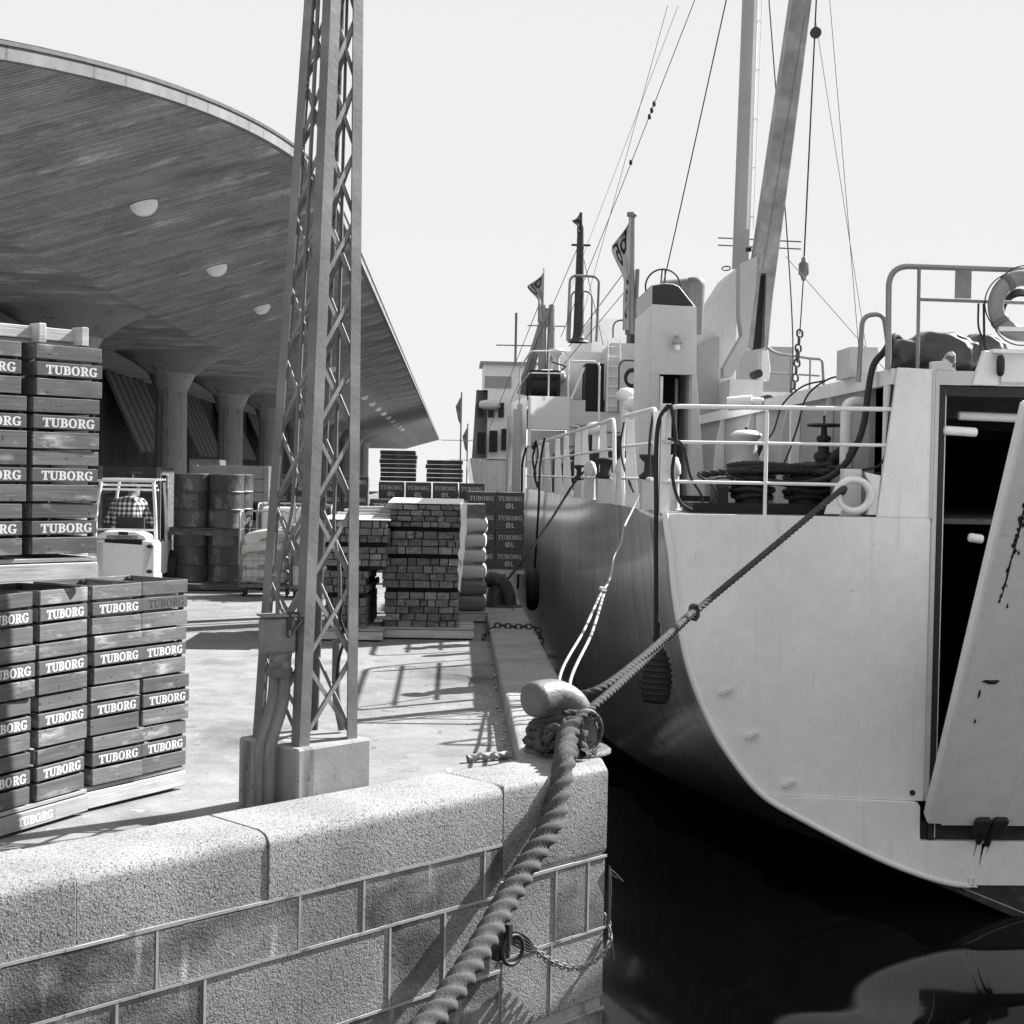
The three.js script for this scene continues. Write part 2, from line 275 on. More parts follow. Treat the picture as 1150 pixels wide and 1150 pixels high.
{
  const w = thing('quay_wall', 'granite quay wall with rounded coping stones, along the near edge and beside the ship', 'wall', V(P0[0], 0, P0[1]), WALLTURN);
  // mortar body behind the stones
  part('mortar', [box(40, 2.55, 0.9, -20.02, -1.49, -0.464)], M.mortar, w);
  let us = [0.945, 2.63, 3.69, 5.3, 7.0, 8.6, 10.3, 12, 14];
  for (let i = 0; i < us.length - 1; i++) { const c = part('coping_stone', copingStone(us[i + 1] - us[i]), i % 2 ? M.granite : M.granite, w); c.position.set(-us[i], rr(-0.006, 0.006), rr(-0.005, 0.004)); }
  const rest = part('coping_stone', copingStone(26), M.granite, w); rest.position.x = -14;
  const rows = [
    [-0.50, -0.213, [0.948, 1.09, 2.0, 2.43, 3.27, 4.25, 5.1, 6.2, 7.3, 8.4, 9.5, 10.6, 12]],
    [-0.95, -0.503, [0.956, 1.40, 1.81, 3.0, 3.48, 4.6, 5.4, 6.5, 7.6, 8.8, 10, 12]],
    [-0.885, -0.435, [-0.0, 0.17, 0.47, 0.95]],
    [-1.40, -0.953, [0.94, 2.1, 3.1, 4.2, 5.4, 6.6, 7.8, 9, 10.5, 12]],
    [-1.33, -0.888, [-0.0, 0.5, 0.934]],
    [-1.85, -1.403, [0.0, 0.62, 1.5, 2.6, 3.6, 4.8, 6, 7.2, 8.4, 10, 12]],
    [-2.5, -1.853, [0.0, 1.1, 2.2, 3.3, 4.5, 6, 7.5, 9, 12]],
  ];
  rows.forEach(([lo, hi, js], ri) => {
    for (let i = 0; i < js.length - 1; i++) {
      const L = js[i + 1] - js[i] - 0.013, h = hi - lo - 0.012; const g = cbox(L, h, 0.2, 0.005); uvBox(g, rr(0, 9), rr(0, 9));
      const k = rnd(); const m = ri === 4 || (ri === 2 && i === 2) ? M.granite : ri === 0 ? (i % 3 === 1 ? M.graniteDark : i % 3 ? M.granite2 : M.graniteDark) : ri === 2 ? M.graniteDark : (k < 0.62 ? M.graniteDark : k < 0.85 ? M.granite2 : M.granite);
      const o = part('stone', g, m, w); o.position.set(-(js[i] + js[i + 1]) / 2, (lo + hi) / 2, -0.1 + rr(-0.003, 0.003));
    }
  });
  // raised pale pointing between the stones
  const ribs = []; const hrib = (a, b, y) => { for (let u = a; u < b - 0.01; u += 0.31) { const e = Math.min(b, u + 0.31); ribs.push(box(e - u + 0.004, 0.017 + rr(-0.003, 0.003), 0.012, -(u + e) / 2, y + rr(-0.002, 0.002), -0.0015 + rr(-0.0012, 0.0012))); } };
  hrib(0.95, 12, -0.2065); hrib(0.95, 12, -0.5015); hrib(0.95, 12, -0.9515); hrib(0.0, 0.95, -0.4335); hrib(0, 0.95, -0.8865); hrib(0, 12, -1.4); 
  rows.forEach(([lo, hi, js]) => js.slice(1, -1).forEach((u) => ribs.push(box(0.015, hi - lo - 0.012, 0.0105, -u, (lo + hi) / 2, -0.0012))));
  part('pointing', merge(ribs), mat(1.0, { map: T.concrete, roughness: 1 }), w).userData.kind = 'stuff';
  // corner stone, cut to the angle of the two quays (placed in the wall's own frame)
  const inv = new THREE.Matrix4().makeRotationY(-WALLTURN);
  const toLocal = (x, d) => { const p = new THREE.Vector3(x - P0[0], 0, -(d - P0[1])).applyMatrix4(inv); return new THREE.Vector2(p.x, -p.z); };
  const plan = [[1.0, 9.14], [1.0, 11.45], [KIN, 11.45], [KIN, 9.364], [-0.058, 8.886], [0.323, 8.489]].map(([x, d]) => toLocal(x, d));
  const b = 0.045; const cs = new THREE.ExtrudeGeometry(new THREE.Shape(plan), { depth: 0.565 - 2 * b, bevelEnabled: true, bevelSize: b, bevelOffset: -b, bevelThickness: b, bevelSegments: 4 });
  cs.rotateX(-Math.PI / 2); cs.translate(0, -0.427 + b, 0); part('corner_stone', toCreasedNormals(uvBox(cs), 0.7), M.granite, w);
  // kerb of the long quay, beside the ship
  const kerbTurn = Math.PI / 2;
  for (let d = 11.456; d < 70; d += 1.83) {
    const c = part('kerb_stone', copingStone(1.83), M.granite, w);
    const p = new THREE.Vector3(1.0 - P0[0] + rr(-0.006, 0.006), 0, -(d + 1.83 - P0[1])).applyMatrix4(inv); c.position.set(p.x, rr(-0.008, 0.006), p.z); c.rotation.y = kerbTurn - WALLTURN;
  }
  const far = part('kerb_stone', copingStone(330), M.granite, w); { const p = new THREE.Vector3(0, 0, -(70 + 331.2 - P0[1])).applyMatrix4(inv); far.position.copy(p); far.rotation.y = kerbTurn - WALLTURN; }
  const side = box(0.5, 2.3, 391, -0.28, -1.36, -196.4); side.applyMatrix4(inv); part('ship_side_face', side, M.graniteDark, w);
}

// ---------------------------------------------------------------- canopy of the goods shed
const CX = -8.5, CHW = 6.67, CD0 = 21.5, CB = 12.9, CEND = 165;
const soff = (o) => { o = Math.abs(o); return o < 2.9 ? 4.80 : 4.80 + (o - 2.9) * 0.292 + 0.012 * Math.sin((o - 2.9) / 3.77 * Math.PI); };
{
  const t = thing('loading_canopy', 'long concrete canopy with a rounded end and mushroom columns, over the quay on the left', 'canopy');
  const offs = []; for (let i = -30; i <= 30; i++) offs.push(i / 30 * CHW); offs.push(-2.9, 2.9); offs.sort((a, b) => a - b);
  const rows = []; for (let k = 0; k <= 40; k++) { const a = Math.PI / 2 * (1 - k / 40); rows.push([CD0 - CB * Math.sin(a), CHW * Math.cos(a)]); }
  for (let d = 26; d <= CEND; d += 7) rows.push([d, CHW]); rows.push([CEND, CHW]);
  const surf = (fy) => {
    const pos = [], uv = [], idx = [];
    for (const [d, hw] of rows) for (const o of offs) { const oo = clamp(o, -hw, hw); pos.push(CX + oo, fy(oo), -d); uv.push(oo + 8, d); }
    const n = offs.length; for (let j = 0; j < rows.length - 1; j++) for (let i = 0; i < n - 1; i++) { const a = j * n + i, b = a + n; idx.push(a, b, a + 1, a + 1, b, b + 1); }
    const g = new THREE.BufferGeometry(); g.setAttribute('position', new THREE.Float32BufferAttribute(pos, 3)); g.setAttribute('uv', new THREE.Float32BufferAttribute(uv, 2)); g.setIndex(idx); g.computeVertexNormals(); return g;
  };
  part('soffit', toCreasedNormals(surf(soff), 0.15), M.soffit, t);
  const edge = [];                                                    // rim, right side then round the end to the left
  for (let d = CEND; d > CD0 + 1; d -= 6) edge.push([CX + CHW, d]);
  for (let k = 0; k <= 90; k++) { const a = k / 90 * Math.PI; edge.push([CX + CHW * Math.cos(a), CD0 - CB * Math.sin(a)]); }
  for (let d = CD0 + 3; d < CEND; d += 6) edge.push([CX - CHW, d]); edge.push([CX - CHW, CEND]);
  const ribbon = (prof) => {                                          // prof(y0) -> list of [inset, y]
    const pos = [], uv = [], idx = []; let L = 0, m = 0;
    edge.forEach(([x, d], i) => {
      const [px, pd] = edge[Math.max(0, i - 1)], [qx, qd] = edge[Math.min(edge.length - 1, i + 1)]; let tx = qx - px, td = qd - pd; const l = Math.hypot(tx, td); tx /= l; td /= l;
      const nx = -td, nd = tx; if (i) L += Math.hypot(x - px, d - pd); const pr = prof(soff(x - CX)); m = pr.length; let v = 0;
      pr.forEach(([ins, y], k) => { pos.push(x + nx * -ins, y, -(d + nd * -ins)); uv.push(L, v); v += 0.1; });
    });
    for (let j = 0; j < edge.length - 1; j++) for (let i = 0; i < m - 1; i++) { const a = j * m + i, b = a + m; idx.push(a, a + 1, b, a + 1, b + 1, b); }
    const g = new THREE.BufferGeometry(); g.setAttribute('position', new THREE.Float32BufferAttribute(pos, 3)); g.setAttribute('uv', new THREE.Float32BufferAttribute(uv, 2)); g.setIndex(idx); return toCreasedNormals(g, 0.5);
  };
  const sgn = -1;
  part('fascia', ribbon((y) => [[sgn * -0.14, y + 0.03], [sgn * -0.07, y - 0.02], [sgn * 0.015, y - 0.02], [sgn * 0.02, y + 0.10], [sgn * -0.2, y + 0.12]]), mat(0.5, { map: T.concrete, roughness: 0.9 }), t);
  part('roof_edge', ribbon((y) => [[sgn * 0.01, y + 0.098], [sgn * 0.035, y + 0.10], [sgn * 0.035, y + 0.135], [sgn * -0.3, y + 0.165]]), M.darkSteel, t);
  part('roof', surf((o) => soff(o) + 0.15 + (o * o < 8 ? 0.4 : 0)), M.concreteDark, t);
  M.drop = mat(0.6, { map: T.concrete, roughness: 0.95 });
  const cg = toCreasedNormals(lathe([[0.42, 0], [0.40, 0.05], [0.375, 3.86], [0.39, 3.9], [0.56, 4.28], [0.6, 4.31]], 14), 0.5), dg = lathe([[0.6, 4.31], [0.7, 4.38], [1.0, 4.6], [1.45, 4.83]], 28);
  for (let k = 0; k < 10; k++) { const c = part('column', cg, M.concreteDark, t); c.position.set(-7.0, 0, -(26.8 + 9.5 * k)); c.material = k ? c.material : c.material; part('column_drop', dg, M.drop, c); }
  M.column = mat(0.85, { map: T.concrete, roughness: 0.95 }); t.children.forEach((c) => { if (c.name === 'column') c.material = M.column; });
}
{
  const lampMat = mat(0.9, { roughness: 0.25 });
  const bowl = lathe([[0, -0.17], [0.06, -0.165], [0.12, -0.135], [0.165, -0.08], [0.185, 0.0]], 20), ring = lathe([[0.19, -0.02], [0.205, 0.0], [0.2, 0.04], [0.05, 0.06]], 20);
  const nth = ['nearest', 'second', 'third', 'fourth', 'fifth', 'sixth', 'seventh', 'eighth', 'ninth', 'tenth', 'eleventh', 'twelfth', 'thirteenth', 'fourteenth', 'fifteenth', 'sixteenth', 'farthest'];
  for (let k = 0; k < 17; k++) {
    const d = 18.6 + 5.6 * k, o = -3.97 - CX;
    const l = thing('ceiling_lamp', `white opal bowl lamp under the canopy, ${nth[k]} lamp of the row from the near end`, 'lamp', V(-3.97, soff(o) + 0.01, d), 0, 'bowl lamps under the canopy');
    l.rotation.z = 0.28; part('bowl', bowl, lampMat, l); part('ring', ring, M.steel, l);
  }
}
{
  const t = thing('goods_shed', 'dark warehouse front in the shade behind the canopy columns', 'building');
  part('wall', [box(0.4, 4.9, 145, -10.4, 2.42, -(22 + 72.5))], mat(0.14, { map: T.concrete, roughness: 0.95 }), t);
  for (const d of [42.5, 52.3, 61.8, 71.5, 81]) {
    const g = new THREE.Group(); g.name = 'door_leaf'; t.add(g); g.position.copy(V(-10.12, 4.75, d)); g.rotation.z = 0.42;
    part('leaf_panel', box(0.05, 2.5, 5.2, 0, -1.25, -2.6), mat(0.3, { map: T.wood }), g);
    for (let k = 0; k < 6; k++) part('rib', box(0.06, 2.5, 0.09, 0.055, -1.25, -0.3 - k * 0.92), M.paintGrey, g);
  }
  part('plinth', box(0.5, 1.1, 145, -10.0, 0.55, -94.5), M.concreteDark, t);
}
// ---------------------------------------------------------------- lettering
function slatTex(word, fade = 0) {
  return canvasTex(512, 128, (g, w, h) => {
    g.fillStyle = fade === 2 ? '#979797' : '#565656'; g.fillRect(0, 0, w, h);
    for (let i = 0; i < 260; i++) { g.fillStyle = `rgba(${rnd() < 0.5 ? '20,20,20' : '130,130,130'},${rr(0.03, 0.14)})`; g.fillRect(rr(-60, w), rr(0, h), rr(30, 260), rr(0.6, 2.5)); }
    for (let i = 0; i < 30; i++) { g.fillStyle = `rgba(30,30,30,${rr(0.05, 0.15)})`; g.fillRect(rr(0, w), rr(0, h), rr(4, 30), rr(4, 20)); }
    g.fillStyle = fade === 1 ? '#2a2a2a' : fade === 2 ? '#e8e8e8' : '#d6d6d6'; g.textAlign = 'center'; g.textBaseline = 'middle'; g.font = 'bold 92px serif';
    const W = w * 0.8; const m = g.measureText(word).width; g.save(); g.translate(w * 0.53, h * 0.55); g.scale(W / m, 1.32); g.fillText(word, 0, 0); g.lineWidth = 3; g.strokeStyle = g.fillStyle; g.strokeText(word, 0, 0); g.restore();
    for (let i = 0; i < 420; i++) { g.fillStyle = `rgba(70,70,70,${rr(0.2, 0.6)})`; const x = rr(0, w), y = rr(0, h); g.fillRect(x, y, rr(1, 6), rr(0.6, 2)); }
  });
}
const slatPrint = [0, 1, 2, 3].map(() => mat(0.95, { map: slatTex('TUBORG'), roughness: 0.85 }));
const slatPrintDark = mat(0.95, { map: slatTex('TUBORG', 1), roughness: 0.85 });
const crateWood = [0.25, 0.31, 0.37, 0.45].map((v) => mat(v, { map: T.crate, bumpMap: T.crate, bumpScale: 0.002, roughness: 0.85 }));
const crateIn = mat(0.16, { map: T.wood, roughness: 0.95 });
const palletWood = [0.42, 0.6].map((v) => mat(v, { map: T.woodPale, bumpMap: T.woodPale, bumpScale: 0.003, roughness: 0.9 }));

// a wooden bottle crate: x along the printed face, z outwards, y up from its base
function slatFace(w, h, t) { const g = new THREE.PlaneGeometry(w - 0.006, h - 0.004); g.translate(0, 0, t / 2 + 0.0012); return g; }
function bottleCrate(label, group, pos, turn, { W = 0.385, H = 0.285, D = 0.5, print = null } = {}) {
  const t = thing('bottle_crate', label, 'crate', pos, turn, group);
  const th = 0.014, ws = [0.079, 0.073, 0.09], ys = [0.242, 0.150, 0.0515].map((v) => v * H / 0.285);
  ws.forEach((h, k) => {
    const g = cbox(W, h * H / 0.285, th, 0.003); uvBox(g, rr(0, 3), rr(0, 3));
    const f = part('slat', g, crateWood[Math.floor(rr(0, 4))], t); f.position.set(rr(-0.002, 0.002), ys[k], -th / 2 + rr(-0.002, 0.003)); f.rotation.z = rr(-0.006, 0.006);
    if (k === 1) { const l = part('lettering', slatFace(W, h * H / 0.285, th), print || slatPrint[Math.floor(rr(0, 4))], f); }
    const s2 = part('slat', g, crateWood[Math.floor(rr(0, 4))], t); s2.position.set(0, ys[k], -D + th / 2);
  });
  for (const s of [-1, 1]) {
    for (let k = 0; k < 3; k++) { const g = cbox(th, ws[k] * H / 0.285, D - 2 * th - 0.004, 0.003); const f = part('side_slat', uvBox(g, rr(0, 3), 0), crateWood[Math.floor(rr(0, 4))], t); f.position.set(s * (W / 2 - th / 2), ys[k], -D / 2); }
    for (const z of [-th - 0.014, -D + th + 0.014]) { const p = part('corner_post', box(0.024, H - 0.02, 0.024), crateIn, t); p.position.set(s * (W / 2 - th - 0.014), H / 2, z); }
  }
  const b = part('floor_board', box(W - 2 * th - 0.004, 0.012, D - 2 * th - 0.004), crateIn, t); b.position.set(0, 0.028, -D / 2);
  return t;
}
function pallet(label, pos, turn, W = 0.8, D = 0.56, group = 'wooden pallets') {
  const t = thing('wooden_pallet', label, 'pallet', pos, turn, group);
  for (let k = 0; k < 5; k++) { const b = part('deck_board', uvBox(cbox(W, 0.022, D / 5 - 0.018, 0.003), rr(0, 3), rr(0, 3)), palletWood[k % 2], t); b.position.set(0, 0.13, -D / 10 - k * D / 5); b.rotation.y = rr(-0.006, 0.006); }
  const fb_ = part('front_board', uvBox(cbox(W, 0.092, 0.024, 0.004), rr(0, 3), rr(0, 3)), palletWood[1], t); fb_.position.set(0, 0.066, -0.012);
  for (const x of [-W / 2 + 0.06, 0, W / 2 - 0.06]) { const s = part('bearer', uvBox(cbox(0.1, 0.095, D - 0.06, 0.004), rr(0, 3), 0), palletWood[0], t); s.position.set(x, 0.0665, -D / 2 - 0.01); }
  return t;
}
const faceTurn = (x0, d0, x1, d1) => Math.atan2(d1 - d0, x1 - x0);      // local x from point 0 to point 1
{
  // three pallet loads along one line on the quay: A (far left, two tiers high) and B (short stack)
  const A0 = [-2.38, 7.60], A1 = [-2.045, 8.27], B0 = [-2.03, 8.33], B1 = [-1.61, 8.97];
  const load = (p0, p1, y, cols, rowsN, W, name, lab, opts = {}) => {
    const turn = faceTurn(p0[0], p0[1], p1[0], p1[1]), dx = Math.cos(turn), dd = Math.sin(turn);
    const g = `lettered bottle crates of the ${name}`;
    for (let c = 0; c < cols; c++) for (let r = 0; r < rowsN; r++) {
      const jx = (opts.jit || 0.016), o = p1 ? -(c + 0.5) * (W + 0.006) - (c ? opts.gap || 0 : 0) + rr(-jx, jx) : 0;
      const x = p1[0] + dx * o, d = p1[1] + dd * o;
      const level = ['bottom', 'second lowest', 'third lowest', 'top'][r], col = c && opts.two ? 'left column' : c === 0 ? 'right column' : c === 1 ? 'middle column' : 'leftmost column';
      const k = bottleCrate(`${level} lettered crate, ${col} of the ${lab}`, g, V(x + dd * rr(-0.01, 0.012), y + 0.142 + r * 0.287, d - dx * rr(-0.01, 0.012)), turn + rr(-0.025, 0.025), { W, print: opts.dark && c === 0 && r === 3 ? slatPrintDark : null });
    }
    return turn;
  };
  const tA = load(A0, A1, 0, 3, 4, 0.385, 'lower left load', 'lower left crate load', { gap: 0.03 });
  const tB = load(B0, B1, 0, 2, 4, 0.378, 'short load', 'short crate load', { dark: true, two: true });
  // upper tier stands turned a little more towards the camera
  const U1 = [-1.985, 8.24], U0 = [-2.45, 7.76];
  const tU = load(U0, U1, 1.33, 3, 4, 0.40, 'upper left load', 'upper left crate load', { gap: 0.05, jit: 0.016 });
  const at = (p, t, o) => V(p[0] + Math.cos(t) * o, 0, p[1] + Math.sin(t) * o);
  const pa = pallet('pale wooden pallet under the lower left crate load, lettered on its front board', at([A1[0] + 0.01, A1[1]], tA, -0.44), tA, 0.9, 0.58);
  const lt = part('lettering', slatFace(0.34, 0.07, 0.024), mat(0.9, { map: slatTex('TUBORG', 2) }), pa.children.find((c) => c.name === 'front_board')); lt.position.x = 0.02; lt.parent.material = palletWood[0];
  pallet('pale wooden pallet under the short crate load', at([B1[0], B1[1]], tB, -0.4), tB, 0.8, 0.58);
  const pu = at([U1[0], U1[1]], tU, -0.5); pu.y = 1.315 - 0.0; pallet('pale wooden pallet between the two tiers of the left crate loads', pu, tU, 1.0, 0.56);
  // upturned pallet on top of the upper load
  const pt = at([U1[0], U1[1]], tU, -0.62); pt.y = 1.33 + 0.142 + 4 * 0.287;
  const top = thing('wooden_pallet', 'upturned pale pallet lying on top of the upper left crate load', 'pallet', pt, tU, 'wooden pallets');
  for (const [x, w] of [[-0.55, 0.3], [-0.18, 0.22], [0.14, 0.22], [0.40, 0.24]]) { const b = part('board', uvBox(cbox(w, 0.07, 0.03, 0.004), rr(0, 3), 0), palletWood[1], top); b.position.set(x, 0.06 - x * 0.0, -0.1); }
  for (const x of [-0.36, -0.03, 0.27, 0.53]) { const b = part('block', uvBox(cbox(0.045, 0.105, 0.1, 0.004), 0, rr(0, 2)), palletWood[1], top); b.position.set(x, 0.056, -0.06); }
  part('deck_board', box(1.1, 0.02, 0.4, 0, 0.012, -0.3), palletWood[0], top);
}

// ---------------------------------------------------------------- lattice mast on its concrete block
{
  const c = V(-0.845, 0, 8.52), turn = WALLTURN + 0.02;
  const t = thing('lattice_mast', 'tall grey steel lattice mast with cross braces and cable pipes on a concrete block', 'mast', c, turn);
  const blk = part('concrete_block', toCreasedNormals(uvBox(cbox(0.545, 0.41, 0.545, 0.012)), 0.3), M.concrete, t); blk.position.y = 0.2;
  const H = 9;
  const cx = (y) => 0.0167 * y, cz = (y) => 0.016 * y;                // the mast leans a little
  const hw = (y) => Math.max(0.062, 0.215 - 0.0222 * y);
  const leg = (sx, sz, y) => new THREE.Vector3(sx * hw(y) + cx(y), 0.4 + y, sz * hw(y) + cz(y));
  const LW = 0.074, LT = 0.009;
  for (const sx of [-1, 1]) for (const sz of [-1, 1]) {
    const s = new THREE.Shape(); s.moveTo(0, 0); s.lineTo(-sx * LW, 0); s.lineTo(-sx * LW, -sz * LT); s.lineTo(-sx * LT, -sz * LT); s.lineTo(-sx * LT, -sz * LW); s.lineTo(0, -sz * LW); s.closePath();
    const g = new THREE.ExtrudeGeometry(s, { depth: 1, bevelEnabled: false }); // shape x,y -> local x,z ; depth -> leg
    const seg = (y0, y1) => { const q = g.clone(), a = leg(sx, sz, y0), b = leg(sx, sz, y1); q.applyMatrix4(new THREE.Matrix4().makeBasis(new THREE.Vector3(1, 0, 0), new THREE.Vector3(0, 0, 1), a.clone().sub(b)).setPosition(b)); return uvBox(q); };
    part('leg', [seg(0, 6.89), seg(6.89, H)], M.tower, t);
  }
  let ys = [0.02]; while (ys[ys.length - 1] < H - 0.6) ys.push(ys[ys.length - 1] + Math.max(0.36, 0.46 - 0.008 * ys.length));
  const faces = [[[-1, 1], [1, 1]], [[1, 1], [1, -1]], [[1, -1], [-1, -1]], [[-1, -1], [-1, 1]]];
  faces.forEach(([p, q], fi) => {
    const o = fi % 2 ? 0.0 : 0.0;
    for (let k = 0; k < ys.length - 1; k++) {
      const y0 = ys[k] + 0.03, y1 = ys[k + 1] - 0.01, out = new THREE.Vector3((p[0] + q[0]) / 2, 0, (p[1] + q[1]) / 2);
      const A = (s, y, m) => { const o = s === p ? q : p; return leg(s[0], s[1], y).lerp(leg(o[0], o[1], y), 0.045 / (2 * hw(y))).addScaledVector(out, m); };
      part('brace', box1(A(p, y0, -0.012), A(q, y1, -0.012), out), M.tower, t); part('brace', box1(A(q, y0, -0.022), A(p, y1, -0.022), out), M.tower, t);
    }
  });
  function box1(a, b, out) { const e = b.clone().sub(a), L = e.length(); const y = e.normalize(), z = out.clone(), x = y.clone().cross(z).normalize(); z.copy(x).cross(y); const g = box(0.025, L, 0.006); g.applyMatrix4(new THREE.Matrix4().makeBasis(x, y, z).setPosition(a.clone().add(b).multiplyScalar(0.5))); return g; }
  part('head_plate', box(0.2, 0.02, 0.2, cx(H), 0.41 + H, cz(H)), M.tower, t);
  // cable pipes and junction box (placed in the mast's frame)
  const inv = new THREE.Matrix4().makeRotationY(-turn); const L = (x, y, d) => new THREE.Vector3(x - c.x, y, -d - c.z).applyMatrix4(inv);
  const jb = new THREE.Group(); jb.name = 'junction_box'; t.add(jb); jb.position.copy(L(-0.985, 1.03, 8.27)); jb.rotation.y = -0.35;
  part('case', cbox(0.185, 0.2, 0.13, 0.012), M.tower, jb); part('lid', plate([[-0.1, 0.105], [0.1, 0.105], [0.1, 0.118], [-0.1, 0.118]], 0.15, 0.003).translate(0, 0, 0.075), M.tower, jb);
  part('funnel', between(new THREE.CylinderGeometry(0.06, 0.075, 1, 4, 1).rotateY(Math.PI / 4), new THREE.Vector3(0.02, -0.1, 0), new THREE.Vector3(0.02, -0.2, 0)), M.tower, jb);
  part('handle', [rod(new THREE.Vector3(0.05, 0.12, 0.06), new THREE.Vector3(0.03, -0.0, 0.11), 0.013), rod(new THREE.Vector3(0.05, 0.12, 0.02), new THREE.Vector3(0.16, 0.12, 0.05), 0.012), rod(new THREE.Vector3(0.03, 0.0, 0.11), new THREE.Vector3(0.13, 0.1, 0.08), 0.012)], M.darkSteel, jb);
  const trunk = (dx, r) => poly([L(-0.965 + dx, 0.88, 8.27), L(-0.965 + dx, 0.66, 8.25), L(-1.035 + dx, 0.43, 8.20), L(-1.035 + dx, -0.02, 8.19)], r, 12);
  part('cable_trunk', [trunk(-0.03, 0.034)], M.tower, t); part('cable_trunk', [trunk(0.026, 0.036)], M.tower, t);
  part('clamp', uvBox(new THREE.CylinderGeometry(0.07, 0.07, 0.045, 16).translate(...L(-0.965, 0.82, 8.27).toArray())), M.steel, t);
  part('conduit', poly([L(-0.69, 9, 8.45), L(-0.826, 4.63, 8.42), L(-0.915, 1.9, 8.4), L(-0.925, 1.7, 8.38), L(-0.99, 1.4, 8.3), L(-0.985, 1.1, 8.27)], 0.012, 8), M.tower, t);
  part('conduit', poly([L(-0.6, 9.2, 8.6), L(-0.675, 4.7, 8.6), L(-0.705, 1.6, 8.6), L(-0.665, 1.4, 8.6), L(-0.66, 0.95, 8.6)], 0.011, 8), M.tower, t);
  part('cable', tube([L(-0.63, 1.25, 8.6), L(-0.655, 1.1, 8.57), L(-0.63, 1.0, 8.6), L(-0.66, 0.85, 8.56), L(-0.67, 0.72, 8.58)], 0.009, 6), M.dark, t);
  part('drain_pipe', poly([L(-0.685, 0.95, 8.72), L(-0.685, 0.62, 8.72), L(-0.64, 0.42, 8.7)], 0.026, 12), M.tower, t);
}
// ---------------------------------------------------------------- goods on the quay
function limb(pts, rad, seg = 16, n = 0) {                          // smooth tapered sweep with closed rounded ends
  const c = new THREE.CatmullRomCurve3(pts, false, 'centripetal'); n = n || pts.length * 8; const fr = c.computeFrenetFrames(n, false);
  const pos = [], idx = [], uv = []; const P = new THREE.Vector3();
  const rad_ = (t) => { const f = t * (rad.length - 1), i = Math.min(rad.length - 2, Math.floor(f)), k = f - i; return lerp(rad[i], rad[i + 1], k * k * (3 - 2 * k)); };
  const ring = (p, r, i) => { for (let j = 0; j <= seg; j++) { const a = j / seg * 6.28319; const q = p.clone().addScaledVector(fr.normals[i], Math.cos(a) * r).addScaledVector(fr.binormals[i], Math.sin(a) * r); pos.push(q.x, q.y, q.z); uv.push(j / seg * 0.6, pos.length / 3 / seg * 0.03); } };
  const t0 = fr.tangents[0], t1 = fr.tangents[n]; c.getPointAt(0, P);
  for (const [k, o] of [[0.001, -0.5], [0.7, -0.4], [0.92, -0.2]]) ring(P.clone().addScaledVector(t0, o * rad[0]), rad[0] * k, 0);
  for (let i = 0; i <= n; i++) { c.getPointAt(i / n, P); ring(P, rad_(i / n), i); }
  const re = rad[rad.length - 1]; for (const [k, o] of [[0.93, 0.2], [0.74, 0.38], [0.35, 0.47], [0.001, 0.5]]) ring(P.clone().addScaledVector(t1, o * re), re * k, n);
  const rows = pos.length / 3 / (seg + 1); for (let i = 0; i < rows - 1; i++) for (let j = 0; j < seg; j++) { const a = i * (seg + 1) + j, b = a + seg + 1; idx.push(a, a + 1, b, b, a + 1, b + 1); }
  const g = new THREE.BufferGeometry(); g.setAttribute('position', new THREE.Float32BufferAttribute(pos, 3)); g.setAttribute('uv', new THREE.Float32BufferAttribute(uv, 2)); g.setIndex(idx); g.computeVertexNormals(); return uvBox(g);
}
function pillow(w, h, d, e = 0.45, seg = 20) {                        // filled sack: super-ellipsoid
  const g = new THREE.SphereGeometry(1, seg, 14), p = g.attributes.position; const f = (v, k) => Math.sign(v) * Math.abs(v) ** k;
  for (let i = 0; i < p.count; i++) { const x = p.getX(i), y = p.getY(i), z = p.getZ(i); p.setXYZ(i, f(x, e) * w / 2, f(y, 0.7) * h / 2 * (1 + 0.06 * Math.sin(x * 5 + z * 3)), f(z, e) * d / 2); } g.computeVertexNormals(); return g;
}
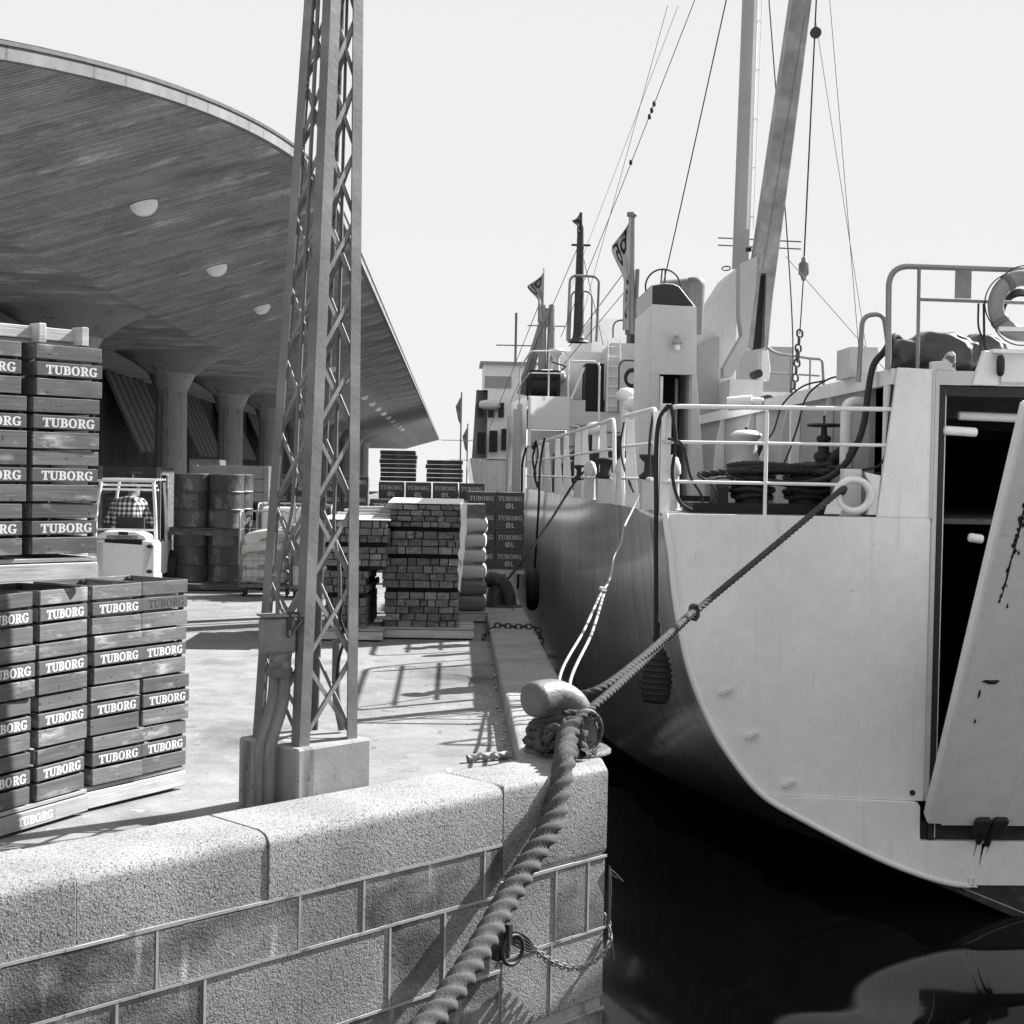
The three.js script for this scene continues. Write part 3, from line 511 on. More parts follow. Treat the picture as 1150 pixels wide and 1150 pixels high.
// ---- oil drums on pallets
{
  const prof = [[0, 0], [0.27, 0.0], [0.292, 0.012], [0.286, 0.03], [0.286, 0.27], [0.297, 0.285], [0.297, 0.3], [0.286, 0.315], [0.286, 0.56], [0.297, 0.575], [0.297, 0.59], [0.286, 0.605], [0.286, 0.845], [0.292, 0.865], [0.28, 0.875], [0.27, 0.86], [0, 0.86]];
  const dg = toCreasedNormals(lathe(prof, 28), 0.5), names = [['left', -4.27], ['right', -3.72]];
  for (const [tier, y] of [['lower', 0.14], ['upper', 1.16 - 0.14]]) for (const [nm, x] of names) for (const [row, dz] of [['front', 0], ['rear', 0.62]]) {
    if (row === 'rear' && tier === 'lower') continue;
    const t = thing('oil_drum', row === 'front' ? `dark steel oil drum, ${nm} one of the ${tier} pair near the canopy columns` : `dark oil drum behind the ${nm} drum of the upper pair`, 'drum', V(x + (row === 'rear' ? 0.06 : 0), y, 24 + dz), rr(0, 6), 'oil drums on pallets');
    part('body', dg, M.drum, t); part('bung', new THREE.CylinderGeometry(0.035, 0.035, 0.02, 10).translate(0.17, 0.868, 0), M.steel, t);
  }
  const turn = 0; pallet('pallet under the lower pair of oil drums', V(-4.0, 0, 23.72), 0, 1.2, 0.9).traverse((c) => { if (c.isMesh) c.material = crateWood[0]; }); pallet('pallet between the lower and upper pairs of oil drums', V(-4.0, 0.868 + 0.012 + 0.0, 23.72), 0, 1.2, 0.9).traverse((c) => { if (c.isMesh) c.material = crateWood[0]; });
  const s = thing('wire_coil', 'small dark coil of wire on the goods behind the drums', 'coil', V(-3.32, 1.12, 24.9));
  part('coil', lathe([[0.14, 0], [0.17, 0.02], [0.165, 0.06], [0.175, 0.1], [0.165, 0.15], [0.175, 0.2], [0.165, 0.25], [0.17, 0.3], [0.13, 0.32]], 20), M.darkSteel, s);
  const st = thing('packing_case', 'pale packing case behind the oil drums', 'case', V(-3.1, 0, 25.3)); for (let k = 0; k < 5; k++) { const b = part('plank', cbox(1.0, 0.215, 0.8, 0.006), palletWood[k % 2], st); b.position.y = 0.115 + k * 0.222; }
}
// ---- roll cages with sacks
const sackTex = canvasTex(256, 256, (g, w, h) => { g.fillStyle = '#c9c9c9'; g.fillRect(0, 0, w, h); for (let i = 0; i < 200; i++) { g.fillStyle = `rgba(${rnd() < 0.5 ? 120 : 235},${rnd() < 0.5 ? 120 : 235},130,0.12)`; g.fillRect(rr(0, w), rr(0, h), rr(2, 30), rr(2, 14)); } g.fillStyle = '#8a8a8a'; g.textAlign = 'center'; g.font = 'bold 44px sans-serif'; g.beginPath(); g.arc(128, 90, 22, 0, 7); g.lineWidth = 7; g.strokeStyle = '#8a8a8a'; g.stroke(); g.fillText('GUNIN', 128, 165); g.font = '20px sans-serif'; g.fillText('• • • • •', 128, 215); });
const sackMat = mat(0.95, { map: sackTex, roughness: 0.9 }), paper = mat(0.78, { map: T.paint, roughness: 0.9 }), paperDull = mat(0.45, { map: T.wood, roughness: 0.9 });
function rollCage(label, pos, turn, W, H, D) {
  const t = thing('roll_cage', label, 'trolley', pos, turn, 'wire roll cages on the quay');
  part('base', [box(W, 0.05, D, 0, 0.17, 0)], M.steel, t);
  for (const sx of [-1, 1]) for (const sz of [-1, 1]) {
    const wh = part('caster', new THREE.CylinderGeometry(0.06, 0.06, 0.035, 14).rotateZ(Math.PI / 2).translate(sx * (W / 2 - 0.07), 0.06, sz * (D / 2 - 0.08)), M.rubber, t);
    part('fork', box(0.05, 0.08, 0.05, sx * (W / 2 - 0.07), 0.11, sz * (D / 2 - 0.08)), M.steel, wh);
  }
  for (const [a, b] of [[[-1, -1], [-1, 1]], [[1, -1], [1, 1]], [[-1, -1], [1, -1]], [[-1, 1], [1, 1]]]) {
    const p = new THREE.Vector3(a[0] * W / 2, 0.18, a[1] * D / 2), q = new THREE.Vector3(b[0] * W / 2, 0.18, b[1] * D / 2), up = new THREE.Vector3(0, H - 0.18, 0); const low = a[1] === 1 && b[1] === 1;
    const top = low ? 0.45 : 1; const f = part('side_frame', poly([p, p.clone().addScaledVector(up, top), q.clone().addScaledVector(up, top), q], 0.014, 8), M.galv, t);
    const rods = []; for (let k = 1; k < 8; k++) { const m = p.clone().lerp(q, k / 8); rods.push(rod(m, m.clone().addScaledVector(up, top), 0.0045, 5)); } for (let k = 1; k < 4; k++) rods.push(rod(p.clone().addScaledVector(up, top * k / 4), q.clone().addScaledVector(up, top * k / 4), 0.005, 5));
    part('wire_mesh', rods, M.galv, f);
  }
  return t;
}
{
  rollCage('wire roll cage piled with printed paper sacks, left of the lattice mast foot', V(-2.93, 0, 23.1), 0.05, 0.8, 1.32, 0.62);
  const spots = [[0, 0.29], [0.01, 0.5], [-0.02, 0.71], [0.02, 0.90]], nm = ['bottom', 'second', 'third', 'top'];
  spots.forEach(([x, y], i) => { const g = pillow(0.74, 0.25, 0.56); const o = single('paper_sack', g, sackMat, `${nm[i]} printed paper sack bulging in the left roll cage`, 'sack', 'paper sacks'); o.position.copy(V(-2.93 + x, y + 0.02, 23.1)); o.rotation.set(rr(-0.08, 0.08), 0.05, i === 3 ? 0.16 : rr(-0.05, 0.05)); });
  rollCage('wire roll cage with cartons, seen through the lattice mast', V(-2.2, 0, 22.9), -0.04, 0.62, 1.45, 0.55);
  [0.3, 0.62, 0.94].forEach((y, i) => { const o = single('carton', uvBox(cbox(0.54, 0.31, 0.47, 0.008)), i === 1 ? paperDull : paper, `${['bottom', 'middle', 'top'][i]} carton inside the roll cage behind the lattice mast`, 'carton', 'cartons'); o.position.copy(V(-2.2, y + 0.05, 22.9)); });
  const c2 = rollCage('taller wire roll cage with white wrapped load behind the sack cage', V(-2.72, 0, 24.4), 0, 1.0, 1.42, 0.6);
  const w = single('wrapped_load', uvBox(cbox(0.9, 1.16, 0.52, 0.03)), paper, 'white wrapped load in the taller roll cage', 'load'); w.position.copy(V(-2.72, 0.785, 24.4));
}
// ---- cases under the canopy
{
  const cs = (label, x, y, d, w, h, dp, n, m) => { const t = thing('packing_case', label, 'case', V(x, y, d), rr(-0.05, 0.05), 'packing cases under the canopy'); for (let k = 0; k < n; k++) { const b = part('plank', uvBox(cbox(w, h / n - 0.012, 0.03, 0.004), rr(0, 3), rr(0, 3)), m, t); b.position.set(0, (k + 0.5) * h / n, 0); } part('case_body', box(w - 0.02, h - 0.02, dp, 0, h / 2, -dp / 2 - 0.02), crateWood[0], t); for (const s of [-1, 1]) { const b = part('batten', box(0.09, h, 0.03, s * (w / 2 - 0.06), h / 2, 0.032), palletWood[0], t); } };
  cs('large dark packing case behind the fork lift', -6.6, 0, 30, 1.3, 2.0, 1.2, 7, crateWood[1]); cs('tall pale packing case between the first two columns in view', -5.6, 0, 33, 0.7, 2.2, 0.9, 8, palletWood[0]);
  cs('low dark packing case beside the fork lift', -4.9, 0, 30.5, 1.0, 1.2, 0.9, 5, crateWood[2]); cs('pale slatted packing case behind the oil drums', -4.35, 0, 28.6, 1.5, 2.06, 1.0, 8, palletWood[0]);
}
// ---- fork lift and driver
const liftText = canvasTex(256, 32, (g, w, h) => { g.fillStyle = '#8d8d8d'; g.fillRect(0, 0, w, h); g.fillStyle = '#333'; g.font = 'bold 25px sans-serif'; g.textAlign = 'center'; g.textBaseline = 'middle'; g.fillText('STORMOTOR', w / 2, h / 2, w * 0.9); });
{
  const t = thing('fork_lift', 'pale fork lift truck seen from behind, between the crates and the columns', 'fork lift', V(-5.02, 0, 22.3), 0.03);
  const W = 1.0, wm = M.paint;
  part('counterweight', [plate([[-0.5, 0.28], [0.5, 0.28], [0.5, 0.8], [0.46, 0.86], [0.3, 0.88], [0.3, 0.3], [-0.26, 0.3], [-0.26, 0.88], [-0.46, 0.86], [-0.5, 0.8]], 0.55, 0.02)], wm, t);
  part('grille', box(0.555, 0.58, 0.05, 0.02, 0.585, -0.06), M.black, t);
  part('cover', plate([[-0.4, 0.885], [0.37, 0.885], [0.34, 0.94], [0.2, 1.0], [-0.26, 1.0], [-0.36, 0.95]], 0.6, 0.012).translate(0, 0, -0.03), wm, t);
  const n = part('name_plate', new THREE.PlaneGeometry(0.46, 0.055).translate(0.0, 0.915, -0.024), mat(0.95, { map: liftText }), t);
  part('vent', box(0.14, 0.045, 0.01, 0.02, 0.972, -0.022), M.black, t);
  for (const [x, y] of [[-0.42, 0.78], [0.42, 0.78], [-0.42, 0.4], [0.42, 0.4]]) part('rear_lamp', new THREE.SphereGeometry(0.04, 12, 8).scale(1.2, 0.75, 0.4).translate(x, y, 0.004), M.darkSteel, t);
  part('body', box(0.9, 0.5, 1.3, 0, 0.55, -1.25), wm, t);
  part('seat', [box(0.46, 0.12, 0.45, 0, 0.86, -0.95), box(0.42, 0.3, 0.1, 0, 1.05, -0.72)], M.black, t);
  const posts = [[-0.46, -0.3, 0.86], [0.46, -0.3, 0.86], [-0.42, -1.5, 0.75], [0.42, -1.5, 0.75]];
  for (const [x, z, y0] of posts) part('guard_post', poly([new THREE.Vector3(x, y0, z), new THREE.Vector3(x * 0.97, 1.3, z * 1), new THREE.Vector3(x * 0.86, 1.74, z - 0.1)], 0.026, 8), wm, t);
  for (const y of [1.765, 1.70, 1.63]) part('guard_bar', [box(0.88, 0.034, 0.04, 0, y, -0.32 - (1.77 - y) * 2)], wm, t);
  part('guard_roof', [0, 1, 2, 3].map((k) => box(0.84, 0.03, 0.06, 0, 1.79, -0.6 - k * 0.25)), wm, t);
  part('rear_rail', box(0.96, 0.03, 0.03, 0, 1.02, -0.24), wm, t);
  for (const s of [-1, 1]) { const wh = part('wheel', new THREE.CylinderGeometry(0.24, 0.24, 0.2, 22).rotateZ(Math.PI / 2).translate(s * 0.4, 0.24, -0.5), M.rubber, t); part('rim', new THREE.CylinderGeometry(0.12, 0.12, 0.21, 16).rotateZ(Math.PI / 2).translate(s * 0.4, 0.24, -0.5), wm, wh); part('wheel', new THREE.CylinderGeometry(0.32, 0.32, 0.24, 22).rotateZ(Math.PI / 2).translate(s * 0.46, 0.32, -1.75), M.rubber, t); }
  for (const s of [-1, 1]) part('mast_rail', box(0.09, 1.72, 0.12, s * 0.28, 1.0, -2.1), M.darkSteel, t);
  part('fork', [box(0.1, 0.05, 1.1, -0.25, 0.14, -2.7), box(0.1, 0.05, 1.1, 0.25, 0.14, -2.7)], M.darkSteel, t);
  part('steering_wheel', new THREE.TorusGeometry(0.17, 0.014, 8, 20).rotateX(-1.1).translate(0, 1.12, -1.4), M.black, t);
}
// bodies from a smooth union of tapered bones
function bodyMesh(bones, min, max, cells, k = 0.04) {
  const size = Math.max(max.x - min.x, max.y - min.y, max.z - min.z), mc = new MarchingCubes(cells, M.steel, false, false, 200000); mc.isolation = 0; const N = cells, f = mc.field; const p = new THREE.Vector3(), ba = new THREE.Vector3(), pa = new THREE.Vector3();
  for (let z = 0; z < N; z++) for (let y = 0; y < N; y++) for (let x = 0; x < N; x++) {
    p.set(min.x + size * x / N, min.y + size * y / N, min.z + size * z / N); let d = 10;
    for (const [a, b, ra, rb, sx] of bones) { ba.copy(b).sub(a); pa.copy(p).sub(a); const h = clamp(pa.dot(ba) / Math.max(1e-6, ba.lengthSq())); const q = pa.addScaledVector(ba, -h); if (sx) q.x /= sx; const e = q.length() - lerp(ra, rb, h); const m = Math.max(k - Math.abs(d - e), 0) / k; d = Math.min(d, e) - m * m * k * 0.25; }
    f[x + y * N + z * N * N] = -d;
  }
  mc.update(); const c = mc.count; const pos = new Float32Array(c * 3), nor = mc.normalArray.slice(0, c * 3);
  for (let i = 0; i < c; i++) { pos[i * 3] = min.x + size * (mc.positionArray[i * 3] + 1) / 2; pos[i * 3 + 1] = min.y + size * (mc.positionArray[i * 3 + 1] + 1) / 2; pos[i * 3 + 2] = min.z + size * (mc.positionArray[i * 3 + 2] + 1) / 2; }
  const g = new THREE.BufferGeometry(); g.setAttribute('position', new THREE.BufferAttribute(pos, 3)); g.setAttribute('normal', new THREE.BufferAttribute(nor, 3)); return g;
}
{
  const v = (x, y, z) => new THREE.Vector3(x, y, z); const t = thing('person', 'driver in a checked shirt bent forward on the fork lift seat', 'person', V(-5.12, 0, 22.3), 0.03);
  const plaid = gtex(256, 256, 0.15, 0.15, (u, q) => { const a = (u * 2 % 1) < 0.5 ? 1 : 0, b = (q * 2 % 1) < 0.5 ? 1 : 0; return 0.86 - 0.36 * a - 0.36 * b + 0.05 * hash(u * 256 | 0, q * 256 | 0, 3); });
  const hip = [v(-0.1, 0.98, -0.92), v(0.1, 0.98, -0.92)];
  const body = bodyMesh([[hip[0], hip[1], 0.13, 0.13], [hip[0], v(-0.14, 0.95, -1.38), 0.095, 0.075], [hip[1], v(0.14, 0.95, -1.38), 0.095, 0.075], [v(-0.14, 0.95, -1.38), v(-0.13, 0.58, -1.42), 0.065, 0.045], [v(0.14, 0.95, -1.38), v(0.13, 0.58, -1.42), 0.065, 0.045], [v(-0.13, 0.55, -1.42), v(-0.13, 0.53, -1.6), 0.045, 0.04], [v(0.13, 0.55, -1.42), v(0.13, 0.53, -1.6), 0.045, 0.04],
    [v(0, 1.45, -1.18), v(0.02, 1.52, -1.3), 0.055, 0.055], [v(0.02, 1.57, -1.36), v(0.02, 1.60, -1.40), 0.095, 0.09],
    [v(-0.3, 1.1, -1.2), v(-0.15, 1.1, -1.42), 0.04, 0.03], [v(0.3, 1.1, -1.2), v(0.15, 1.1, -1.42), 0.04, 0.03], [v(0.15, 1.1, -1.42), v(0.1, 1.11, -1.46), 0.035, 0.03], [v(-0.15, 1.1, -1.42), v(-0.1, 1.11, -1.46), 0.035, 0.03]], v(-0.6, 0.45, -1.85), v(0.6, 1.75, -0.6), 60, 0.05);
  part('body', uvBox(body), mat(0.22), t);
  const sh = bodyMesh([[v(-0.09, 0.96, -0.9), v(0.09, 0.96, -0.9), 0.155, 0.155], [v(0, 1.0, -0.9), v(0, 1.32, -1.0), 0.2, 0.2, 1.15], [v(-0.15, 1.37, -1.1), v(0.15, 1.37, -1.1), 0.125, 0.125], [v(0.19, 1.38, -1.1), v(0.33, 1.12, -1.15), 0.085, 0.07], [v(-0.19, 1.38, -1.1), v(-0.33, 1.12, -1.15), 0.085, 0.07], [v(0.33, 1.12, -1.15), v(0.26, 1.1, -1.28), 0.06, 0.052], [v(-0.33, 1.12, -1.15), v(-0.26, 1.1, -1.28), 0.06, 0.052]], v(-0.6, 0.7, -1.7), v(0.6, 1.7, -0.6), 54, 0.06);
  part('shirt', uvBox(sh), mat(0.85, { map: plaid, roughness: 0.95 }), t);
  const hair = new THREE.SphereGeometry(0.108, 16, 12); hair.scale(0.95, 0.9, 1); hair.translate(0.02, 1.625, -1.385); part('hair', hair, M.black, t);
}
// ---- timber packs
const tim = [0.3, 0.38, 0.46, 0.58, 0.85].map((v) => mat(v, { map: T.endgrain, roughness: 0.9 }));
const sheetMat = mat(0.8, { roughness: 0.75, side: THREE.DoubleSide });
function timberStack(label, pos, turn, packs, len) {                // packs: [x0, x1, y0, rows, rowH]
  const t = thing('timber_stack', label, 'timber', pos, turn, 'stacks of sawn timber');
  for (const [x0, x1, y0, rows, rh, cw] of packs) {
    for (let r = 0; r < rows; r++) {
      let x = x0 + rr(-0.02, 0.01); while (x < x1 - 0.04) { let w = cw * [0.62, 1, 1, 1.18][Math.floor(rr(0, 4))]; if (x + w > x1) w = Math.max(0.05, x1 - x); const b = part('timber', uvBox(cbox(Math.round((w - 0.01) * 200) / 200, rh - rr(0.004, 0.012), len, 0.004), rr(0, 3), rr(0, 3)), tim[Math.floor(rr(0, 4.6) * rr(0.55, 1))], t); b.position.set(x + w / 2, y0 + (r + 0.5) * rh, -len / 2 + rr(-0.06, 0.03)); b.rotation.z = rr(-0.02, 0.02); x += w; }
    }
    for (const z of [-0.22, -len / 2, -len + 0.2]) { const b = part('bearer', box(x1 - x0 - 0.06, 0.045, 0.08), M.dark, t); b.position.set((x0 + x1) / 2, y0 - 0.026, z); }
  }
  return t;
}
{
  timberStack('tall stack of sawn timber ends in four packs, in the middle of the quay', V(-0.36, 0, 17.3), 0, [[-0.44, 0.44, 0.13, 5, 0.085, 0.15], [-0.47, 0.46, 0.605, 4, 0.088, 0.17], [-0.46, 0.46, 1.005, 3, 0.091, 0.165], [-0.39, 0.455, 1.325, 4, 0.068, 0.15]], 1.5);
  pallet('wooden pallet under the tall timber stack', V(-0.30, 0, 17.24), 0, 1.12, 0.9);
  timberStack('lower stack of sawn timber partly behind the lattice mast', V(-1.12, 0, 17.0), -0.03, [[-0.36, 0.12, 0.12, 4, 0.095, 0.12], [-0.38, 0.14, 0.56, 3, 0.085, 0.12], [-0.4, 0.34, 0.87, 3, 0.075, 0.14], [-0.42, 0.36, 1.145, 3, 0.085, 0.14]], 1.6);
  pallet('wooden pallet under the lower timber stack', V(-1.2, 0, 16.95), -0.03, 0.8, 0.9);
  // pale wrapping sheets
  const sh = (pts, label, th = 0.012) => single('wrapping_sheet', pts, sheetMat, label, 'sheet', 'pale wrapping sheets on the timber');
  const side = plate([[0.07, 1.625], [0.155, 1.63], [0.15, 1.42], [0.158, 1.3], [0.132, 1.16], [0.14, 1.05], [0.118, 0.93], [0.112, 0.8], [0.098, 0.7], [0.09, 0.56], [0.062, 0.6], [0.07, 0.74], [0.05, 0.84], [0.075, 0.93], [0.052, 1.02], [0.078, 1.1], [0.07, 1.24], [0.085, 1.36]], 0.02, 0.004);
  { const p = side.attributes.position; for (let i = 0; i < p.count; i++) { const y = p.getY(i), x = p.getX(i); p.setZ(i, p.getZ(i) - (x - 0.06) * 1.1 + 0.01 * Math.sin(y * 17)); } side.computeVertexNormals(); }
  const sd = sh(side, 'white torn wrapping sheet hanging down the right edge of the tall timber stack'); sd.position.copy(V(0, 0, 17.25));
  const topS = box(0.9, 0.012, 1.5, 0, 0, -0.75); const tp = sh(topS, 'white sheet lying on top of the tall timber stack'); tp.position.copy(V(-0.33, 1.612, 17.3)); tp.rotation.x = 0.02;
  const tp2 = sh(box(0.82, 0.012, 1.7, 0, 0, -0.85), 'white sheet lying on top of the lower timber stack'); tp2.position.copy(V(-1.15, 1.412, 16.98)); tp2.rotation.x = 0.0;
  for (let k = 0; k < 3; k++) { const o = single('plank', uvBox(cbox(0.9, 0.035, 0.16, 0.004)), palletWood[1], `${['near', 'middle', 'far'][k]} loose pale plank across the lower timber stack`, 'plank', 'loose planks'); o.position.copy(V(-1.0 + 0.08 * k, 1.45 + 0.036 * k, 18.2 + 0.1 * k)); o.rotation.y = 0.05 * k; }
}
// ---- sacks on the kerb side
{
  pallet('pallet under the stacked white sacks beside the kerb', V(0.2, 0, 19.3), 0, 0.6, 0.8);
  const nm = ['bottom', 'second', 'third', 'fourth', 'fifth', 'sixth']; const sm = mat(0.7, { map: T.chip, roughness: 0.85 });
  for (let k = 0; k < 6; k++) { const o = single('bundle_sack', pillow(0.4, 0.225, 0.75, 0.32), k > 1 ? sm : paperDull, `${nm[k]} white sack from the bottom of the pile beside the kerb`, 'sack', 'sacks beside the kerb'); o.position.copy(V(0.24 + rr(-0.015, 0.03), 0.25 + k * 0.205, 19.75)); o.rotation.set(0, rr(-0.06, 0.06), rr(-0.06, 0.06)); }
  const c = single('carton', uvBox(cbox(0.34, 0.2, 0.6, 0.01)), paperDull, 'carton tied on top of the sack pile beside the kerb', 'carton', 'cartons'); c.position.copy(V(0.25, 1.47, 19.75));
}
// ---- crates in the background
function panelTex(l1, l2) { return canvasTex(256, 180, (g, w, h) => { g.fillStyle = '#4a4a4a'; g.fillRect(0, 0, w, h); for (let i = 0; i < 120; i++) { g.fillStyle = `rgba(${rnd() < 0.5 ? '15,15,15' : '120,120,120'},0.1)`; g.fillRect(rr(0, w), rr(0, h), rr(20, 120), rr(1, 4)); } g.fillStyle = '#b9b9b9'; g.textAlign = 'center'; g.textBaseline = 'middle'; g.font = 'bold 62px serif'; g.fillText(l1, w / 2, h * 0.33, w * 0.9); if (l2) { g.font = 'bold 70px sans-serif'; g.fillText(l2, w / 2, h * 0.74); } }); }
const bigPrint = mat(0.9, { map: panelTex('TUBORG', 'ØL') }), smallPrint = mat(0.9, { map: slatTex('TUBORG') });
{
  const body = mat(0.3, { map: T.wood, roughness: 0.9 });
  const bg = uvBox(cbox(0.52, 0.35, 0.42, 0.008)), face = new THREE.PlaneGeometry(0.5, 0.33).translate(0, 0, 0.2115), sface = new THREE.PlaneGeometry(0.5, 0.1).translate(0, 0, 0.2115);
  const crate = (label, x, y, d, small, grp) => { const t = thing('beer_case', label, 'crate', V(x, y + 0.175, d), rr(-0.03, 0.03), grp); part('case', bg, body, t); const f = part('lettering', small ? sface : face, small ? smallPrint : bigPrint, t); if (small) { f.position.y = 0.06; const l = part('slat_gap', box(0.52, 0.012, 0.004, 0, 0.0, 0.212), M.black, t); part('slat_gap', box(0.52, 0.012, 0.004, 0, 0.122, 0.212), M.black, t); } return t; };
  const pos = ['first', 'second', 'third', 'fourth'];
  for (let r = 0; r < 5; r++) for (let c = 0; c < 4; c++) crate(r > 2 ? `${pos[c]} big lettered crate from the left in the ${r === 4 ? 'upper' : 'lower'} visible row behind the mast` : 'big lettered crate low in the wide stack behind the mast, hidden by timber and cages', -3.58 + c * 0.53, 0.12 + r * 0.355, 29.6, false, 'wide stack of big lettered crates behind the mast');
  for (let r = 0; r < 5; r++) for (let c = 0; c < 4; c++) { const tp = r === 4; if (r < 2) continue; crate(r === 4 ? `${pos[c]} big lettered crate from the left on the crate rows behind the tall timber stack` : `${pos[c]} banded crate from the left, ${r === 3 ? 'upper' : 'lower'} row behind the tall timber stack`, -1.46 + c * 0.555 + (c > 1 && !tp ? 0.12 : 0) - (tp ? -0.16 : 0), 0.02 + r * 0.355, tp ? 30.3 : 30, !tp, 'crate rows behind the tall timber stack'); }
  for (let r = 0; r < 2; r++) for (let c = 0; c < 4; c++) crate('crate at the foot of the rows hidden behind the tall timber stack', -1.46 + c * 0.555, 0.02 + r * 0.355, 30, true, 'crate rows behind the tall timber stack');
  // dark stacks of flat empties on top
  for (const [x, d, n, nm] of [[-1.2, 31, 7, 'taller'], [-0.22, 31, 5, 'shorter']]) { const t = thing('tray_stack', `${nm} dark stack of flat trays on top of the far crate rows`, 'trays', V(x, 1.8, d)); for (let k = 0; k < n; k++) { const b = part('tray', cbox(0.76 + rr(-0.02, 0.02), 0.085, 0.5, 0.008), M.darkSteel, t); b.position.set(rr(-0.015, 0.015), 0.045 + k * 0.093, 0); } }
  for (let k = 0; k < 2; k++) for (let r = 0; r < 4; r++) { const o = crate(`${['bottom', 'second', 'third', 'top'][r]} crate, ${k ? 'kerb-side' : 'inner'} column of the shaded stack next to the ship`, 0.5 + k * 0.53, 0.24 + r * 0.355, 27, false, 'shaded crate stack next to the ship'); }
  pallet('dark pallet under the shaded crate stack next to the ship', V(0.76, 0.14, 26.75), 0, 1.1, 0.5).scale.y = 0.7;
}
// ---- mooring bollards
function bollard(label, pos, turn, m) {
  const t = thing('mooring_bollard', label, 'bollard', pos, turn, 'cast iron mooring bollards'); const v = (x, y, z) => new THREE.Vector3(x, y, z);
  part('horn', limb([v(0.19, 0.0, 0.0), v(0.165, 0.17, 0), v(0.085, 0.315, 0.02), v(-0.04, 0.375, 0.08), v(-0.165, 0.365, 0.2)], [0.1, 0.098, 0.104, 0.11, 0.118], 22), m, t); part('stem', limb([v(-0.02, 0, 0.02), v(-0.01, 0.2, 0.02), v(0.0, 0.34, 0.04)], [0.14, 0.12, 0.1], 20), m, t);
  part('base_plate', lathe([[0, 0.03], [0.27, 0.03], [0.29, 0.015], [0.29, 0.0]], 28).translate(0.07, 0, 0), m, t);
  return t;
}
const nearBollard = bollard('cast iron horned bollard on the quay corner, wrapped in rope', V(0.71, 0.14, 9.62), 0, M.iron);
bollard('dark horned bollard on the kerb beside the far sacks', V(0.62, 0.14, 20.3), -0.4, M.darkSteel);
{
  // rope wrapped round the near bollard: loops, knots and loose ends
  const C = [0.70, 9.6], loop = (y, r, tilt, a0, rad, turns = 1.05) => { const pts = []; for (let i = 0; i <= 26; i++) { const a = a0 + i / 26 * 6.283 * turns; pts.push(V(C[0] + Math.cos(a) * r * (1 + 0.05 * Math.sin(a * 3 + y * 20)), y + tilt * Math.cos(a - 0.8) + 0.03 * i / 26, C[1] - Math.sin(a) * r)); } return rope(pts, rad, 0, 18); };
  const g = [loop(0.20, 0.175, 0.012, 0.3, 0.036), loop(0.25, 0.165, -0.025, 2.0, 0.032), loop(0.30, 0.16, 0.02, 4.0, 0.028), loop(0.22, 0.2, 0.03, 3.4, 0.024, 0.8), loop(0.35, 0.15, 0.04, 1.0, 0.024)];
  const knot = (x, y, d, r, rad, s) => { const pts = []; for (let i = 0; i <= 40; i++) { const a = i / 40 * 6.283 * 2; pts.push(V(x + r * Math.cos(a) * (1 + 0.35 * Math.cos(1.5 * a)), y + r * 0.9 * Math.sin(a + s) * (1 + 0.2 * Math.cos(1.5 * a)), d + r * 0.5 * Math.sin(1.5 * a + s))); } return rope(pts, rad, 0, 14); };
  const lash = single('rope_lashing', merge([...g, knot(0.70, 0.27, 9.37, 0.065, 0.028, 0), knot(0.62, 0.24, 9.42, 0.05, 0.022, 1), rope([V(0.75, 0.32, 9.38), V(0.69, 0.25, 9.33), V(0.625, 0.2, 9.36), V(0.59, 0.19, 9.33)], 0.028), rope([V(0.78, 0.3, 9.38), V(0.84, 0.24, 9.34), V(0.865, 0.19, 9.3), V(0.845, 0.185, 9.27)], 0.032), rope([V(0.6, 0.33, 9.5), V(0.585, 0.25, 9.42), V(0.6, 0.19, 9.38)], 0.03), rope([V(0.72, 0.36, 9.42), V(0.76, 0.3, 9.37), V(0.72, 0.25, 9.35)], 0.04)]), M.rope, 'frayed rope lashing knotted round the near bollard', 'rope');
  // tangled turns spilling towards the wall edge
  const tangle = (x, y, d, sx, sy, sz, n, rad) => { const pts = []; let p = [0, 0, 0]; for (let i = 0; i < n; i++) { const q = [rr(-1, 1), rr(-1, 1), rr(-1, 1)]; p = p.map((v, k) => v * 0.25 + q[k] * 0.85); pts.push(V(x + p[0] * sx, Math.max(0.17, y + p[1] * sy), d + p[2] * sz)); } return rope(pts, rad, 0, 14); };
  part('tangled_turns', merge([tangle(0.69, 0.27, 9.42, 0.12, 0.08, 0.09, 16, 0.028), tangle(0.66, 0.23, 9.4, 0.12, 0.06, 0.08, 14, 0.022), tangle(0.78, 0.25, 9.38, 0.1, 0.07, 0.07, 12, 0.024), tangle(0.7, 0.3, 9.45, 0.15, 0.09, 0.1, 14, 0.014)]), M.rope, lash);
  // thin fray ends
  const fr = []; for (let i = 0; i < 60; i++) { const [x, y, d] = [[0.94, 0.36, 9.5], [0.6, 0.2, 9.34], [0.72, 0.27, 9.3], [0.9, 0.2, 9.4]][i % 4]; const p = V(x + rr(-0.03, 0.03), y + rr(-0.03, 0.03), d + rr(-0.03, 0.03)); fr.push(tube([p, p.clone().add(new THREE.Vector3(rr(-0.04, 0.06), rr(-0.03, 0.05), rr(-0.04, 0.05))), p.clone().add(new THREE.Vector3(rr(-0.07, 0.09), rr(-0.06, 0.06), rr(-0.05, 0.06)))], 0.0022, 4, 6)); }
  part('frayed_fibres', merge(fr), M.rope, lash).userData.kind = 'stuff';
